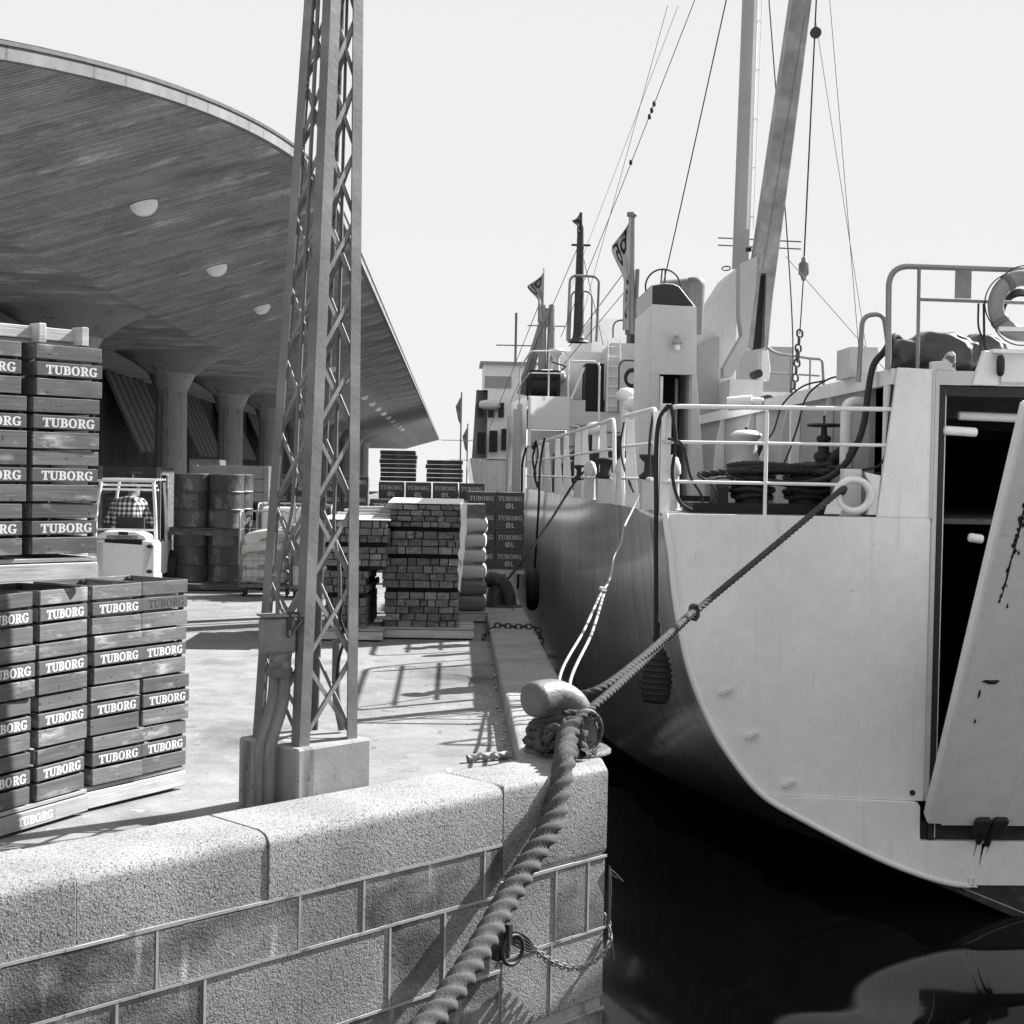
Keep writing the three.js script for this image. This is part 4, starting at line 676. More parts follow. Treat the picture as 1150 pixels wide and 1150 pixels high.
  single('hawser', rope([V(0.8, 0.34, 9.42), V(0.755, 0.3, 9.33), V(0.735, 0.245, 9.15), V(0.705, 0.2, 8.92), V(0.662, 0.05, 8.74), V(0.614, -0.085, 8.58), V(0.362, -0.364, 8.1), V(0.134, -0.565, 7.5), V(-0.084, -0.702, 7.0), V(-0.6, -0.9, 5.9), V(-1.6, -1.05, 3.6), V(-3.2, -0.8, 0.6)], 0.074, 0.35, 33), M.rope, 'thick three-strand hawser running from the near bollard down past the wall', 'rope', 'mooring lines');
  // iron strap ring behind the bollard
  single('shackle', new THREE.TorusGeometry(0.13, 0.018, 10, 28, 4.4).rotateZ(-2.2).rotateY(0.5).translate(0.88, 0.29, -9.52), M.darkSteel, 'iron shackle ring hooked beside the near bollard', 'shackle');
  // doubled mooring line up to the ship's fairlead
  single('mooring_line', merge([rope([V(0.62, 0.335, 9.56), V(0.66, 0.335, 9.45), V(0.78, 0.36, 9.42), V(0.95, 0.44, 9.62), V(1.3, 0.59, 10.3), V(1.937, 0.887, 11.6), V(2.7, 1.37, 12.35), V(3.5, 1.886, 13.08), V(3.62, 1.86, 13.5)], 0.03, 0.17, 18), rope([V(0.66, 0.37, 9.72), V(0.85, 0.46, 9.85), V(1.0, 0.505, 9.9), V(1.36, 0.65, 10.45), V(1.937, 0.905, 11.6)], 0.03, 0.17, 18), knotAt(V(1.937, 0.892, 11.6))]), M.rope, 'doubled mooring rope from the near bollard to the ring on the ship stern', 'rope', 'mooring lines');
  function knotAt(p) { const pts = []; for (let i = 0; i <= 30; i++) { const a = i / 30 * 6.283 * 2; pts.push(p.clone().add(new THREE.Vector3(0.03 * Math.cos(a), 0.055 * Math.sin(a), 0.03 * Math.sin(a * 0.5)))); } return rope(pts, 0.02, 0, 12); }
  single('heaving_line', merge([tube([V(0.74, 0.45, 9.66), V(0.736, 0.56, 9.9), V(1.02, 0.78, 11.2), V(1.283, 0.969, 12.5), V(1.36, 1.03, 12.75), V(1.40, 1.12, 12.85), V(1.47, 1.22, 13.3), V(1.6, 1.33, 13.9), V(1.70, 1.47, 14.5), V(1.86, 1.62, 15.2), V(2.05, 1.95, 15.6)], 0.011, 8, 90), tube([V(0.82, 0.46, 9.6), V(0.80, 0.53, 9.8), V(1.08, 0.76, 11.2), V(1.30, 0.955, 12.5)], 0.012, 8, 40), rope([V(1.28, 0.95, 12.5), V(1.31, 0.99, 12.53), V(1.27, 1.0, 12.5), V(1.3, 0.97, 12.46)], 0.018)]), M.ropeWhite, 'thin white doubled line from the near bollard to the ship side', 'rope', 'mooring lines');
  single('mooring_line', rope([V(0.62, 0.36, 20.28), V(0.72, 0.47, 20.3), V(1.0, 0.8, 20.5), V(1.35, 1.27, 20.9), V(1.9, 2.03, 21.5), V(2.05, 2.06, 21.6)], 0.02, 0.12, 14), M.ropeDark, 'dark rope from the far bollard up to the ship side rail', 'rope', 'mooring lines');
  single('guy_rope', tube([V(0.72, 0.35, 20.2), V(0.95, -0.1, 19.2), V(1.2, -0.6, 18.4)], 0.008, 6), M.ropeDark, 'short dark rope dropping from the far bollard into the gap', 'rope');
}
// ---- chains, wall ring and rope ends on the wall
const linkG = (() => { const c = new THREE.CatmullRomCurve3([[-0.018, 0], [-0.012, 0.011], [0.012, 0.011], [0.018, 0], [0.012, -0.011], [-0.012, -0.011]].map(([x, y]) => new THREE.Vector3(x, y, 0)), true); return new THREE.TubeGeometry(c, 18, 0.0048, 6, true); })();
function chain(name, label, pts, m, k = 1) {
  const t = thing(name, label, 'chain'); const c = new THREE.CatmullRomCurve3(pts); const L = c.getLength(), n = Math.floor(L / (0.028 * k));
  for (let i = 0; i < n; i++) { const p = c.getPointAt((i + 0.5) / n), d = c.getTangentAt((i + 0.5) / n); const o = part('link', linkG, m, t); o.position.copy(p); o.quaternion.setFromUnitVectors(new THREE.Vector3(1, 0, 0), d); o.rotateX(i % 2 ? Math.PI / 2 * 0.8 : 0.2); o.scale.setScalar(k); }
  return t;
}
{
  chain('wall_chain', 'pale chain sagging along the quay wall to the corner', [onWall(0.74, -0.845, 0.06), onWall(0.55, -0.975, 0.06), onWall(0.36, -1.05, 0.07), onWall(0.18, -1.05, 0.07), onWall(0.04, -0.99, 0.06), onWall(-0.03, -0.93, 0.02), onWall(-0.035, -0.82, -0.03)], mat(0.75, { map: T.rust, roughness: 0.6 }), 1.35);
  const r = thing('wall_ring', 'rusty iron mooring ring and bracket on the quay wall', 'ring', onWall(0.985, -0.78, 0.02), WALLTURN);
  part('bracket', [box(0.1, 0.2, 0.05, 0, 0.02, 0.02), box(0.03, 0.12, 0.1, 0.02, 0.07, 0.03)], M.darkSteel, r); part('ring', new THREE.TorusGeometry(0.085, 0.013, 8, 24).translate(0.06, -0.03, 0.06), M.darkSteel, r);
  const st = []; for (let k = 0; k < 5; k++) st.push(tube([onWall(0.985, -0.70 - k * 0.008, 0.07), onWall(0.9, -0.71 - k * 0.02, 0.08), onWall(0.8, -0.77 - k * 0.018, 0.08), onWall(0.72, -0.85 - k * 0.004, 0.065)], 0.008, 6));
  single('rope_strop', merge(st), M.ropeDark, 'dark rope strop joining the wall ring to the chain', 'rope');
  const h = []; h.push(tube([onWall(-0.02, -0.5, 0.01), onWall(-0.05, -0.62, 0.0), onWall(-0.045, -0.85, 0), onWall(-0.07, -1.0, 0), onWall(-0.1, -1.12, 0)], 0.006, 6), tube([onWall(-0.02, -0.5, 0.01), onWall(-0.035, -0.7, 0.0), onWall(-0.03, -0.9, 0)], 0.006, 6), tube([onWall(-0.03, -0.52, 0), onWall(-0.1, -0.57, 0), onWall(-0.17, -0.63, 0)], 0.005, 6), tube([onWall(-0.03, -0.53, 0), onWall(-0.08, -0.58, 0), onWall(-0.13, -0.6, 0)], 0.004, 6));
  single('rope_ends', merge(h), M.rope, 'frayed rope ends hanging at the quay wall corner', 'rope');
  chain('kerb_chain', 'dark rusty chain lying across the kerb, behind the near bollard', [V(0.36, 0.03, 17.2), V(0.44, 0.1, 17.3), V(0.52, 0.165, 17.35), V(0.75, 0.165, 17.3), V(0.99, 0.16, 17.25), V(1.05, 0.05, 17.25), V(1.07, -0.4, 17.3)], M.darkSteel, 2.2);
  single('rope_offcut', rope([V(0.12, 0.03, 9.88), V(0.22, 0.035, 9.92), V(0.33, 0.03, 9.98), V(0.40, 0.03, 10.02)], 0.028), M.ropeWhite, 'short rope offcut lying on the ground by the kerb', 'rope');
  const deb = []; for (let i = 0; i < 90; i++) { const d = 9.9 + 11 * rnd() * rnd(), x = 0.43 - rnd() * rnd() * rnd() * 0.4; const g = cbox(rr(0.006, 0.035), 0.006, rr(0.006, 0.03), 0.002); g.rotateY(rr(0, 3)); g.rotateX(rr(-0.3, 0.3)); g.translate(x, 0.008, -d); deb.push(g); }
  const o = part('litter', merge(deb), M.steelLight, scene); o.userData = { kind: 'stuff', label: 'scattered splinters and litter along the kerb', category: 'litter' };
}
// ---------------------------------------------------------------- the ship alongside
const ship = thing('cargo_ship', 'white cargo ship seen from astern with its stern ramp half open, alongside the quay', 'ship');
const SC = 6.6, DK = 1.64, TR = 13.2;                                 // centre line, deck height, transom distance
const sp = (name, geo, m, parent = ship) => part(name, geo, m, parent);
const at3 = (g, x, y, d) => { g.translate(x, y, -d); return g; };
const bx = (x0, x1, y0, y1, d0, d1) => box(x1 - x0, y1 - y0, d1 - d0, (x0 + x1) / 2, (y0 + y1) / 2, -(d0 + d1) / 2);
const mirror = (pts) => pts.map(([x, y]) => [2 * SC - x, y]).reverse();
const sternEdge = [[1.9, 1.64], [1.93, 1.45], [1.962, 1.29], [1.998, 0.965], [2.055, 0.641], [2.18, 0.154], [2.392, -0.332], [2.6, -0.64], [2.857, -0.924], [3.232, -1.141], [4.068, -1.545], [4.6, -1.715], [4.8, -1.735]];
{
  const Pt = [...sternEdge.slice(0, 11), [4.62, -1.77], [5.3, -2.05], [6.6, -2.35]];
  const Pf = [[1.9, 1.64], [1.9, 1.3], [1.9, 0.95], [1.9, 0.5], [1.9, 0], [1.9, -0.5], [1.9, -1.0], [1.9, -1.4], [1.91, -1.8], [2.0, -2.3], [2.4, -2.9], [3.4, -3.3], [5, -3.5], [6.6, -3.5]];
  const Ds = [13.2, 13.35, 13.6, 14, 14.5, 15, 15.7, 16.5, 17.5, 18.6, 20, 21.5, 23, 25, 28, 32, 37, 42, 48, 54, 60, 65, 69, 72, 74.5, 76, 77];
  const sec = (D) => { const s = Math.pow(clamp((D - 13.2) / 11), 0.85); const k = s * s * (3 - 2 * s) * 0.5 + s * 0.5; const bow = Math.pow(clamp((D - 50) / 27), 2.2); return Pt.map(([x, y], i) => { const X = lerp(x, Pf[i][0], k), Y = lerp(y, Pf[i][1], k); return [lerp(X, SC, bow * (1 - 0.12 * clamp((Y + 2) / 4))), Y]; }); };
  const resample = (pts, n) => { const L = [0]; for (let i = 1; i < pts.length; i++) L.push(L[i - 1] + Math.hypot(pts[i][0] - pts[i - 1][0], pts[i][1] - pts[i - 1][1])); const T_ = L[L.length - 1] || 1e-6, out = []; for (let k = 0; k <= n; k++) { const t = T_ * k / n; let i = 1; while (i < L.length - 1 && L[i] < t) i++; const f = (t - L[i - 1]) / Math.max(1e-6, L[i] - L[i - 1]); out.push([lerp(pts[i - 1][0], pts[i][0], f), lerp(pts[i - 1][1], pts[i][1], f), t]); } return out; };
  const BOOT = -1.72; const cut = (pts) => { let i = pts.findIndex(([, y]) => y < BOOT); if (i < 0) i = pts.length - 1; const [a, b] = [pts[i - 1], pts[i]], f = (BOOT - a[1]) / (b[1] - a[1]); const c = [lerp(a[0], b[0], f), BOOT]; return [[...pts.slice(0, i), c], [c, ...pts.slice(i)]]; };
  const loft = (which, n, flip) => {
    const pos = [], uv = [], idx = []; Ds.forEach((D) => { for (const [x, y, t] of resample(cut(sec(D))[which], n)) { pos.push(flip ? 2 * SC - x : x, y, -D); uv.push(D, -t); } });
    for (let j = 0; j < Ds.length - 1; j++) for (let i = 0; i < n; i++) { const a = j * (n + 1) + i, b = a + n + 1; flip ? idx.push(a, a + 1, b, a + 1, b + 1, b) : idx.push(a, b, a + 1, a + 1, b, b + 1); }
    const g = new THREE.BufferGeometry(); g.setAttribute('position', new THREE.Float32BufferAttribute(pos, 3)); g.setAttribute('uv', new THREE.Float32BufferAttribute(uv, 2)); g.setIndex(idx); g.computeVertexNormals(); return g;
  };
  const h = sp('hull', [loft(0, 34, false), loft(0, 34, true)], M.hull); sp('boot_topping', [loft(1, 12, false), loft(1, 12, true)], mat(0.06, { map: T.steel, roughness: 0.5 }), h);
  // raised forward part of the ship side
  const fpos = [], fuv = [], fidx = []; const FD = [39.2, 44, 50, 56, 61, 65, 69, 72, 74.5, 76, 77]; FD.forEach((D) => { const x = sec(D)[0][0], top = 4.12 + 0.9 * clamp((D - 40) / 25) + 0.9 * clamp((D - 62) / 15) ** 2; for (let k = 0; k <= 6; k++) { const y = lerp(1.64, top, k / 6); fpos.push(x - 0.25 * (k / 6) * clamp((D - 60) / 12), y, -D); fuv.push(D, y); } });
  for (let j = 0; j < FD.length - 1; j++) for (let i = 0; i < 6; i++) { const a = j * 7 + i, b = a + 7; fidx.push(a, a + 1, b, a + 1, b + 1, b); }
  const fg = new THREE.BufferGeometry(); fg.setAttribute('position', new THREE.Float32BufferAttribute(fpos, 3)); fg.setAttribute('uv', new THREE.Float32BufferAttribute(fuv, 2)); fg.setIndex(fidx); fg.computeVertexNormals();
  const fm = fg.clone(); { const p = fm.attributes.position; for (let i = 0; i < p.count; i++) p.setX(i, 2 * SC - p.getX(i)); const ix = fm.index.array; for (let i = 0; i < ix.length; i += 3) { const q = ix[i]; ix[i] = ix[i + 1]; ix[i + 1] = q; } fm.computeVertexNormals(); }
  sp('forward_side', fg, M.hull, h); sp('forward_side', fm, M.hull, h); sp('forward_deck', bx(2.2, 2 * SC - 2.2, 3.95, 4.05, 39.3, 62), M.paintGrey, h);
  for (const D of [43.5, 46.5, 52]) sp('rubbing_bar', bx(1.82, 1.9, 0.9, 4.1, D, D + 0.22), M.paint, h);
}
// ---- deck and stern plating
sp('deck', bx(1.93, 2 * SC - 1.93, DK - 0.05, DK - 0.004, TR + 0.07, 39.2), mat(0.2, { map: T.steel, roughness: 0.8 }));
{
  const w = new THREE.Group(); w.name = 'transom'; ship.add(w); w.position.z = -TR;
  const up = sternEdge.slice(0, 9); part('stern_plate', plate([...up, [4.30, -0.962], [4.36, -0.962], [4.36, DK], [1.9, DK]].slice(0, -1), 0.05, 0.003), M.paint, w);
  part('stern_plate', plate(mirror([...up, [4.30, -0.962], [4.36, -0.962], [4.36, DK]]), 0.05, 0.003), M.paint, w);
  const low = [[2.862, -0.926], [4.25, -0.964], [4.30, -0.975], [4.325, -1.01], [4.33, -1.3], [4.345, -1.325], [2 * SC - 4.345, -1.325], [2 * SC - 4.33, -1.3], [2 * SC - 4.325, -1.01], [2 * SC - 4.30, -0.975], [2 * SC - 4.25, -0.964], [2 * SC - 2.862, -0.926], ...mirror(sternEdge.slice(9)).slice().reverse().map((p) => p), ...sternEdge.slice(9).slice().reverse()];
  const belt = part('belt_plate', plate(low, 0.07, 0.006).translate(0, 0, 0.022), M.paint, w);
  part('boot_plate', plate([[4.40, -1.70], [4.64, -1.79], [5.0, -1.94], [5.3, -2.06], [6.0, -2.3], [2 * SC - 6.0, -2.3], [2 * SC - 5.3, -2.06], [2 * SC - 4.4, -1.7]], 0.05, 0.002).translate(0, 0, -0.012), mat(0.1, { map: T.rust, roughness: 0.6 }), w); part('draught_line', bar(new THREE.Vector3(4.72, -1.755, -0.008), new THREE.Vector3(5.45, -2.04, -0.008), 0.012, 0.004), M.paint, w);
  // raised rim along the turn of the stern
  const rim = sternEdge.map(([x, y]) => new THREE.Vector3(x + 0.012, y, 0.012)); part('rim', tube(rim, 0.03, 8, 80), M.paint, w); part('rim', tube(rim.map((v) => new THREE.Vector3(2 * SC - v.x, v.y, v.z)), 0.02, 8, 80), M.paint, w);
  part('weld_seam', bx(4.36, 4.37, -0.9, 1.6, -0.006, 0.0), M.paintDull, w);
  for (const [x, y] of [[2.62, -0.02], [2.87, -0.42], [3.22, -0.86 + 0.0]]) part('cleat', [bar(new THREE.Vector3(x - 0.17, y - 0.0 + 0.02, 0.05), new THREE.Vector3(x - 0.06, y + 0.07, 0.02), 0.05, 0.012)], M.paintDull, w);
  for (const x of [4.79, 4.84]) part('draught_hook', [bx(x, x + 0.015, -1.745, -1.66, -0.04, -0.026), bx(x - 0.02, x + 0.03, -1.745, -1.735, -0.045, -0.024)], M.paint, w);
  part('scupper', new THREE.CylinderGeometry(0.026, 0.026, 0.012, 18).rotateX(Math.PI / 2).translate(4.255, -0.885, 0.004), M.black, w);
  // wing plates beside the opening
  const wing = [[3.862, DK + 0.002], [4.355, DK + 0.002], [4.355, 3.0], [4.025, 3.01]]; for (const f of [(p) => p, mirror]) part('wing_plate', plate(f(wing), 0.05, 0.003), M.paint, w);
  part('wing_flange', [bx(4.345, 4.363, DK, 2.99, -0.02, 0.0)], M.paintDull, w);
  for (const f of [1, -1]) { const X = (x) => f > 0 ? x : 2 * SC - x; const b = (a, c, y0, y1, m, nm, z0, z1) => part(nm, bx(Math.min(X(a), X(c)), Math.max(X(a), X(c)), y0, y1, z0, z1), m, w); b(4.368, 4.405, -0.96, 2.93, M.paintDull, 'jamb', -0.015, 0.2); b(4.408, 4.465, -1.32, 2.85, M.rubber, 'seal_strip', -0.005, 0.2); b(4.468, 4.476, -1.3, 2.82, M.paint, 'seal_trim', 0.0, 0.05); }
  part('lintel', bx(4.37, 2 * SC - 4.37, 2.86, 2.99, -0.01, 0.3), M.paintDull, w); part('lintel_seal', bx(4.47, 2 * SC - 4.47, 2.76, 2.85, -0.006, 0.25), M.rubber, w);
  part('sill', bx(4.35, 2 * SC - 4.35, -1.32, -1.16, 0.03, 0.6), mat(0.09, { map: T.rust }), w);
  for (const [x0, x1, y, z] of [[4.47, 4.74, 2.445, 0.02], [4.72, 5.3, 2.60, -0.35], [4.72, 4.82, 1.47, 0.03]]) part('locking_pin', limb([new THREE.Vector3(x0, y, z), new THREE.Vector3(x1, y - 0.012, z)], [0.042, 0.042], 12), M.paint, w);
}
// ---- vehicle deck behind the opening
{
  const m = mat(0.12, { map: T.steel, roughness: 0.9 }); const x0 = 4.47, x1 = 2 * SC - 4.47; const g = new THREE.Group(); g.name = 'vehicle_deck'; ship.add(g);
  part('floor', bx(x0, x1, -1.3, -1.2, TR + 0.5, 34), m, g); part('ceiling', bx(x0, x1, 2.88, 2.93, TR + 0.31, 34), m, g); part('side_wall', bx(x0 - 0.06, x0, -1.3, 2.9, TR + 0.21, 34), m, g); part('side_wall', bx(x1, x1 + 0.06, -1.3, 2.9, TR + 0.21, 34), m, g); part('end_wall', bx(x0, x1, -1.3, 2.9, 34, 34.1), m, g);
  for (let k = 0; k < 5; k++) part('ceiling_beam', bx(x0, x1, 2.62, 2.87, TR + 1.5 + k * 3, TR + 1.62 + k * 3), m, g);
}
// ---- stern ramp, hinged at the sill and leaning out
{
  const r = new THREE.Group(); r.name = 'stern_ramp'; ship.add(r); r.position.set(0, -1.13, -13.12); r.rotation.x = Math.atan2(2.05, 3.7);
  const L = 4.23, x0 = 4.36, x1 = 2 * SC - 4.36, W = x1 - x0, cx = SC;
  part('leaf', box(W - 0.26, L, 0.03, cx, L / 2, 0.035), M.paint, r);
  for (const [a, b, c, d] of [[x0, x0 + 0.15, 0, L], [x1 - 0.15, x1, 0, L]]) part('edge_flange', uvBox(cbox(b - a, d - c, 0.16, 0.02).translate((a + b) / 2, (c + d) / 2, -0.03)), M.paint, r);
  part('edge_flange', uvBox(cbox(W - 0.31, 0.14, 0.15, 0.02).translate(cx, L - 0.07, -0.035)), M.paint, r);
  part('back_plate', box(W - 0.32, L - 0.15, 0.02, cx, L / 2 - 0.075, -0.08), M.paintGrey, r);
  const chips = []; for (let i = 0; i < 30; i++) { const x = x0 + 0.155 + rr(0, 1) * rr(0, 1) * 0.1, y = rr(2.3, 3.7), s = rr(0.006, 0.02); const n = 7, pts = []; for (let k = 0; k < n; k++) { const a = k / n * 6.283; pts.push([x + Math.cos(a) * s * rr(0.4, 1), y + Math.sin(a) * s * rr(0.7, 2.2)]); } chips.push(plate(pts, 0.002, 0).translate(0, 0, 0.0535)); }
  for (const [x, y, w, h] of [[4.62, 1.63, 0.09, 0.03], [4.535, 3.2, 0.012, 0.4], [4.54, 1.5, 0.012, 0.06], [4.53, 2.75, 0.01, 0.25], [4.56, 1.2, 0.012, 0.03]]) { const pts = []; for (let k = 0; k < 14; k++) { const a = k / 14 * 6.283; pts.push([x + Math.cos(a) * w * rr(0.55, 1), y + Math.sin(a) * h * rr(0.6, 1)]); } chips.push(plate(pts, 0.002, 0).translate(0, 0, 0.0537)); }
  const cpart = part('rust_patches', merge(chips), mat(0.06, { map: T.rust, roughness: 0.95 }), r); cpart.userData.kind = 'stuff';
  for (const hx of [4.93, 8.2]) { const h = part('hinge', [plate([[hx - 0.16, -0.05], [hx - 0.02, -0.05], [hx - 0.01, 0.1], [hx - 0.03, 0.125], [hx - 0.13, 0.12], [hx - 0.15, 0.1]], 0.06, 0.012).translate(0, 0, 0.12), plate([[hx + 0.0, -0.05], [hx + 0.12, -0.05], [hx + 0.15, 0.1], [hx + 0.13, 0.125], [hx + 0.03, 0.125], [hx + 0.01, 0.1]], 0.06, 0.012).translate(0, 0, 0.12)], M.rubber, r); part('hinge_pin', [rod(new THREE.Vector3(hx - 0.06, 0.0, 0.09), new THREE.Vector3(hx - 0.06, -0.2, 0.06), 0.025), rod(new THREE.Vector3(hx + 0.02, 0.0, 0.09), new THREE.Vector3(hx + 0.02, -0.22, 0.06), 0.03)], M.dark, h); }
}
// rust runs under the hinge, flat on the belt plate
{
  const runs = []; for (const [x, w, l] of [[4.92, 0.014, 0.2], [4.93, 0.02, 0.1], [4.86, 0.008, 0.12], [4.98, 0.007, 0.09]]) { const pts = []; for (let k = 0; k <= 8; k++) pts.push([x - k / 8 * 0.03 + w * (1 - k / 10) * rr(0.6, 1), -1.345 - l * k / 8]); for (let k = 8; k >= 0; k--) pts.push([x - k / 8 * 0.03 - w * (1 - k / 10) * rr(0.6, 1), -1.345 - l * k / 8]); runs.push(plate(pts, 0.002, 0).translate(0, 0, -TR + 0.0245)); }
  sp('rust_run', merge(runs), mat(0.16, { map: T.rust, roughness: 0.95 })).userData.kind = 'stuff';
}
// ---- rails
function railRun(name, pts, rails, posts, r = 0.022) { const g = sp(name, poly(pts, r, 10), M.paint); rails.forEach(([a, b]) => part('rail_bar', rod(a, b, r * 0.72), M.paint, g)); posts.forEach(([a, b, w]) => part('stanchion', w ? flatPost(a, b, w) : rod(a, b, r * 0.8), M.paint, g)); return g; }
function flatPost(a, b, w) { const h = b.y - a.y; return at3(plate([[0, 0], [w, 0], [w * 0.55, h * 0.8], [w * 0.5, h], [0, h]], 0.02, 0.003), a.x, a.y, -a.z); }
railRun('stern_rail', [V(1.9, 2.30, TR + 0.06), V(1.9, 2.615, TR + 0.06), V(3.98, 2.63, TR + 0.06)], [[V(1.9, 2.29, TR + 0.06), V(3.95, 2.30, TR + 0.06)], [V(1.9, 1.93, TR + 0.06), V(3.5, 1.93, TR + 0.06)]], [[V(2.84, DK, TR + 0.06), V(2.84, 2.61, TR + 0.06)]]);
sp('corner_post', [bx(1.875, 1.965, DK, 2.64, TR + 0.07, TR + 0.17)], M.paint);
railRun('side_rail', [V(1.9, 2.2, 13.8), V(1.9, 2.62, 13.85), V(1.9, 2.65, 16.5), V(1.9, 2.2, 16.6), V(1.93, DK, 16.6)], [[V(1.9, 2.29, 13.9), V(1.9, 2.31, 16.5)], [V(1.9, 1.95, 14), V(1.9, 1.95, 16.5)]], [[V(1.9, DK, 13.85), V(1.9, 2.6, 13.85), 0.13], [V(1.9, DK, 16.2), V(1.9, 2.6, 16.2), 0.16]], 0.024);
railRun('side_rail', [V(1.93, DK, 17.35), V(1.9, 2.2, 17.4), V(1.9, 2.66, 17.5), V(1.9, 2.75, 38.7), V(1.9, 2.2, 39)], [[V(1.9, 2.30, 17.6), V(1.9, 2.34, 38.8)], [V(1.9, 1.95, 17.6), V(1.9, 1.97, 38.8)]], [19.2, 21.9, 23.2, 25.6, 27.8, 31, 34, 36.5].map((d) => [V(1.9, DK, d), V(1.9, 2.68, d), 0.17]), 0.024);
// ---- mooring gear on the after deck
for (const [x, d, k] of [[1.95, 14.45, 1], [1.85, 17.9, 1], [1.9, 22, 0.9]]) {
  const g = new THREE.Group(); g.name = 'roller_fairlead'; ship.add(g); g.position.copy(V(x, DK, d)); g.scale.setScalar(k);
  part('pedestal', box(0.2, 0.3, 0.22, 0, 0.15, 0), M.paintDull, g); part('roller', lathe([[0.04, 0.3], [0.12, 0.31], [0.125, 0.34], [0.075, 0.38], [0.07, 0.47], [0.12, 0.52], [0.125, 0.55], [0.04, 0.56]], 18), M.rubber, g);
}
for (const [x, d] of [[2.2, 14.75], [1.98, 17.2], [1.95, 21]]) sp('mooring_post', at3(lathe([[0.1, 0], [0.085, 0.02], [0.075, 0.36], [0.095, 0.37], [0.09, 0.45], [0.06, 0.53], [0, 0.56]], 16), x, DK, d), M.chip);
{
  const c = new THREE.Group(); c.name = 'capstan'; ship.add(c); c.position.copy(V(3.12, DK, 15.6));
  part('barrel', lathe([[0.3, 0], [0.3, 0.36], [0.265, 0.38], [0.235, 0.41], [0.185, 0.48], [0.135, 0.58], [0.12, 0.68], [0.12, 0.74]], 26), M.paintMid, c); part('cap', lathe([[0.12, 0.735], [0.165, 0.79], [0.17, 0.81], [0.1, 0.85], [0, 0.86]], 26), M.paintDull, c); part('knob', new THREE.SphereGeometry(0.02, 10, 8).translate(0, 0.87, 0), M.dark, c);
}
{
  const b = new THREE.Group(); b.name = 'mooring_bitts'; ship.add(b);
  for (const x of [2.93, 3.46]) part('bitt', at3(lathe([[0.18, 0], [0.165, 0.02], [0.16, 0.40], [0.19, 0.42], [0.19, 0.46], [0.1, 0.5], [0, 0.5]], 22), x, DK, 14.3), M.dark, b);
  part('bed', bx(2.3, 3.75, DK, DK + 0.09, 14.0, 14.65), M.dark, b); part('skid', [bx(2.55, 2.66, DK, 1.95, 14.1, 14.5)], M.dark, b);
}
{
  const ring = (x, y, d, r, rad, st = 1, s = 0) => { const pts = []; for (let i = 0; i <= 30; i++) { const a = s + i / 30 * 6.4; pts.push(V(x + st * r * Math.cos(a), y + 0.012 * Math.sin(a * 3 + s), d + r * Math.sin(a))); } return rope(pts, rad, 0, 14); };
  const g = []; for (let k = 0; k < 5; k++) { g.push(ring(2.93, 1.80 + k * 0.062, 14.3, 0.19 + 0.02 * (k % 2), 0.024, 1, k), ring(3.46, 1.80 + k * 0.06, 14.3, 0.19 + 0.015 * (k % 2), 0.024, 1, k * 2)); }
  for (let k = 0; k < 3; k++) g.push(ring(3.2, 2.05 + k * 0.03, 14.3, 0.29, 0.026, 1.75, k));
  single('coiled_hawser', merge([...g, rope([V(2.35, 2.0, 14.0), V(2.6, 2.03, 14.05), V(2.95, 2.06, 14.08), V(3.4, 2.05, 14.1), V(3.6, 2.06, 14.0), V(3.75, 2.12, 13.95), V(3.82, 2.3, 13.9)], 0.036)]), M.ropeDark, 'dark hawser coiled in figure-of-eight turns on the bitts of the after deck', 'rope');
  single('loose_line', merge([tube([V(1.95, 2.63, 13.22), V(2.0, 2.3, 13.2), V(1.98, 2.0, 13.24), V(2.06, 1.75, 13.3), V(2.2, 1.66, 13.4)], 0.017, 8), tube([V(1.93, 2.32, 13.2), V(2.05, 2.28, 13.22), V(2.15, 1.98, 13.25), V(2.28, 1.8, 13.4), V(2.3, 1.67, 13.5)], 0.014, 8), tube([V(2.3, 1.68, 13.5), V(2.42, 1.8, 13.45), V(2.4, 1.95, 13.5), V(2.7, 1.96, 13.7), V(2.8, 1.9, 13.9)], 0.012, 8), tube([V(2.3, 2.0, 13.8), V(2.5, 1.88, 13.7), V(2.62, 1.93, 13.7), V(2.56, 2.02, 13.75)], 0.012, 8)]), M.ropeDark, 'loose dark lines draped over the stern rail corner', 'rope');
}
{
  const v = new THREE.Group(); v.name = 'valve'; ship.add(v); v.position.copy(V(3.81, DK, 15));
  part('pipe', rod(new THREE.Vector3(0, 0, 0), new THREE.Vector3(0, 0.62, 0), 0.085, 14), M.dark, v); part('bonnet', lathe([[0.1, 0.55], [0.1, 0.6], [0.06, 0.62], [0.055, 0.72], [0.075, 0.74], [0.075, 0.78], [0.035, 0.8], [0.03, 0.9]], 16), M.dark, v);
  part('hand_wheel', [new THREE.TorusGeometry(0.16, 0.016, 8, 26).rotateX(Math.PI / 2).translate(0, 0.9, 0), rod(new THREE.Vector3(-0.15, 0.9, 0), new THREE.Vector3(0.15, 0.9, 0), 0.012), rod(new THREE.Vector3(0, 0.9, -0.15), new THREE.Vector3(0, 0.9, 0.15), 0.012), rod(new THREE.Vector3(0, 0.85, 0), new THREE.Vector3(0, 1.0, 0), 0.014)], M.darkSteel, v);
  part('branch_pipe', poly([new THREE.Vector3(-0.2, 0.45, 0), new THREE.Vector3(0.05, 0.45, 0.1), new THREE.Vector3(0.1, 0.62, 0.25), new THREE.Vector3(0.3, 0.66, 0.3)], 0.07, 12), M.dark, v);
}
sp('vent_pipe', poly([V(3.84, DK, 14.25), V(3.84, 2.74, 14.25), V(4.04, 2.74, 14.3)], 0.06, 12), M.paint);
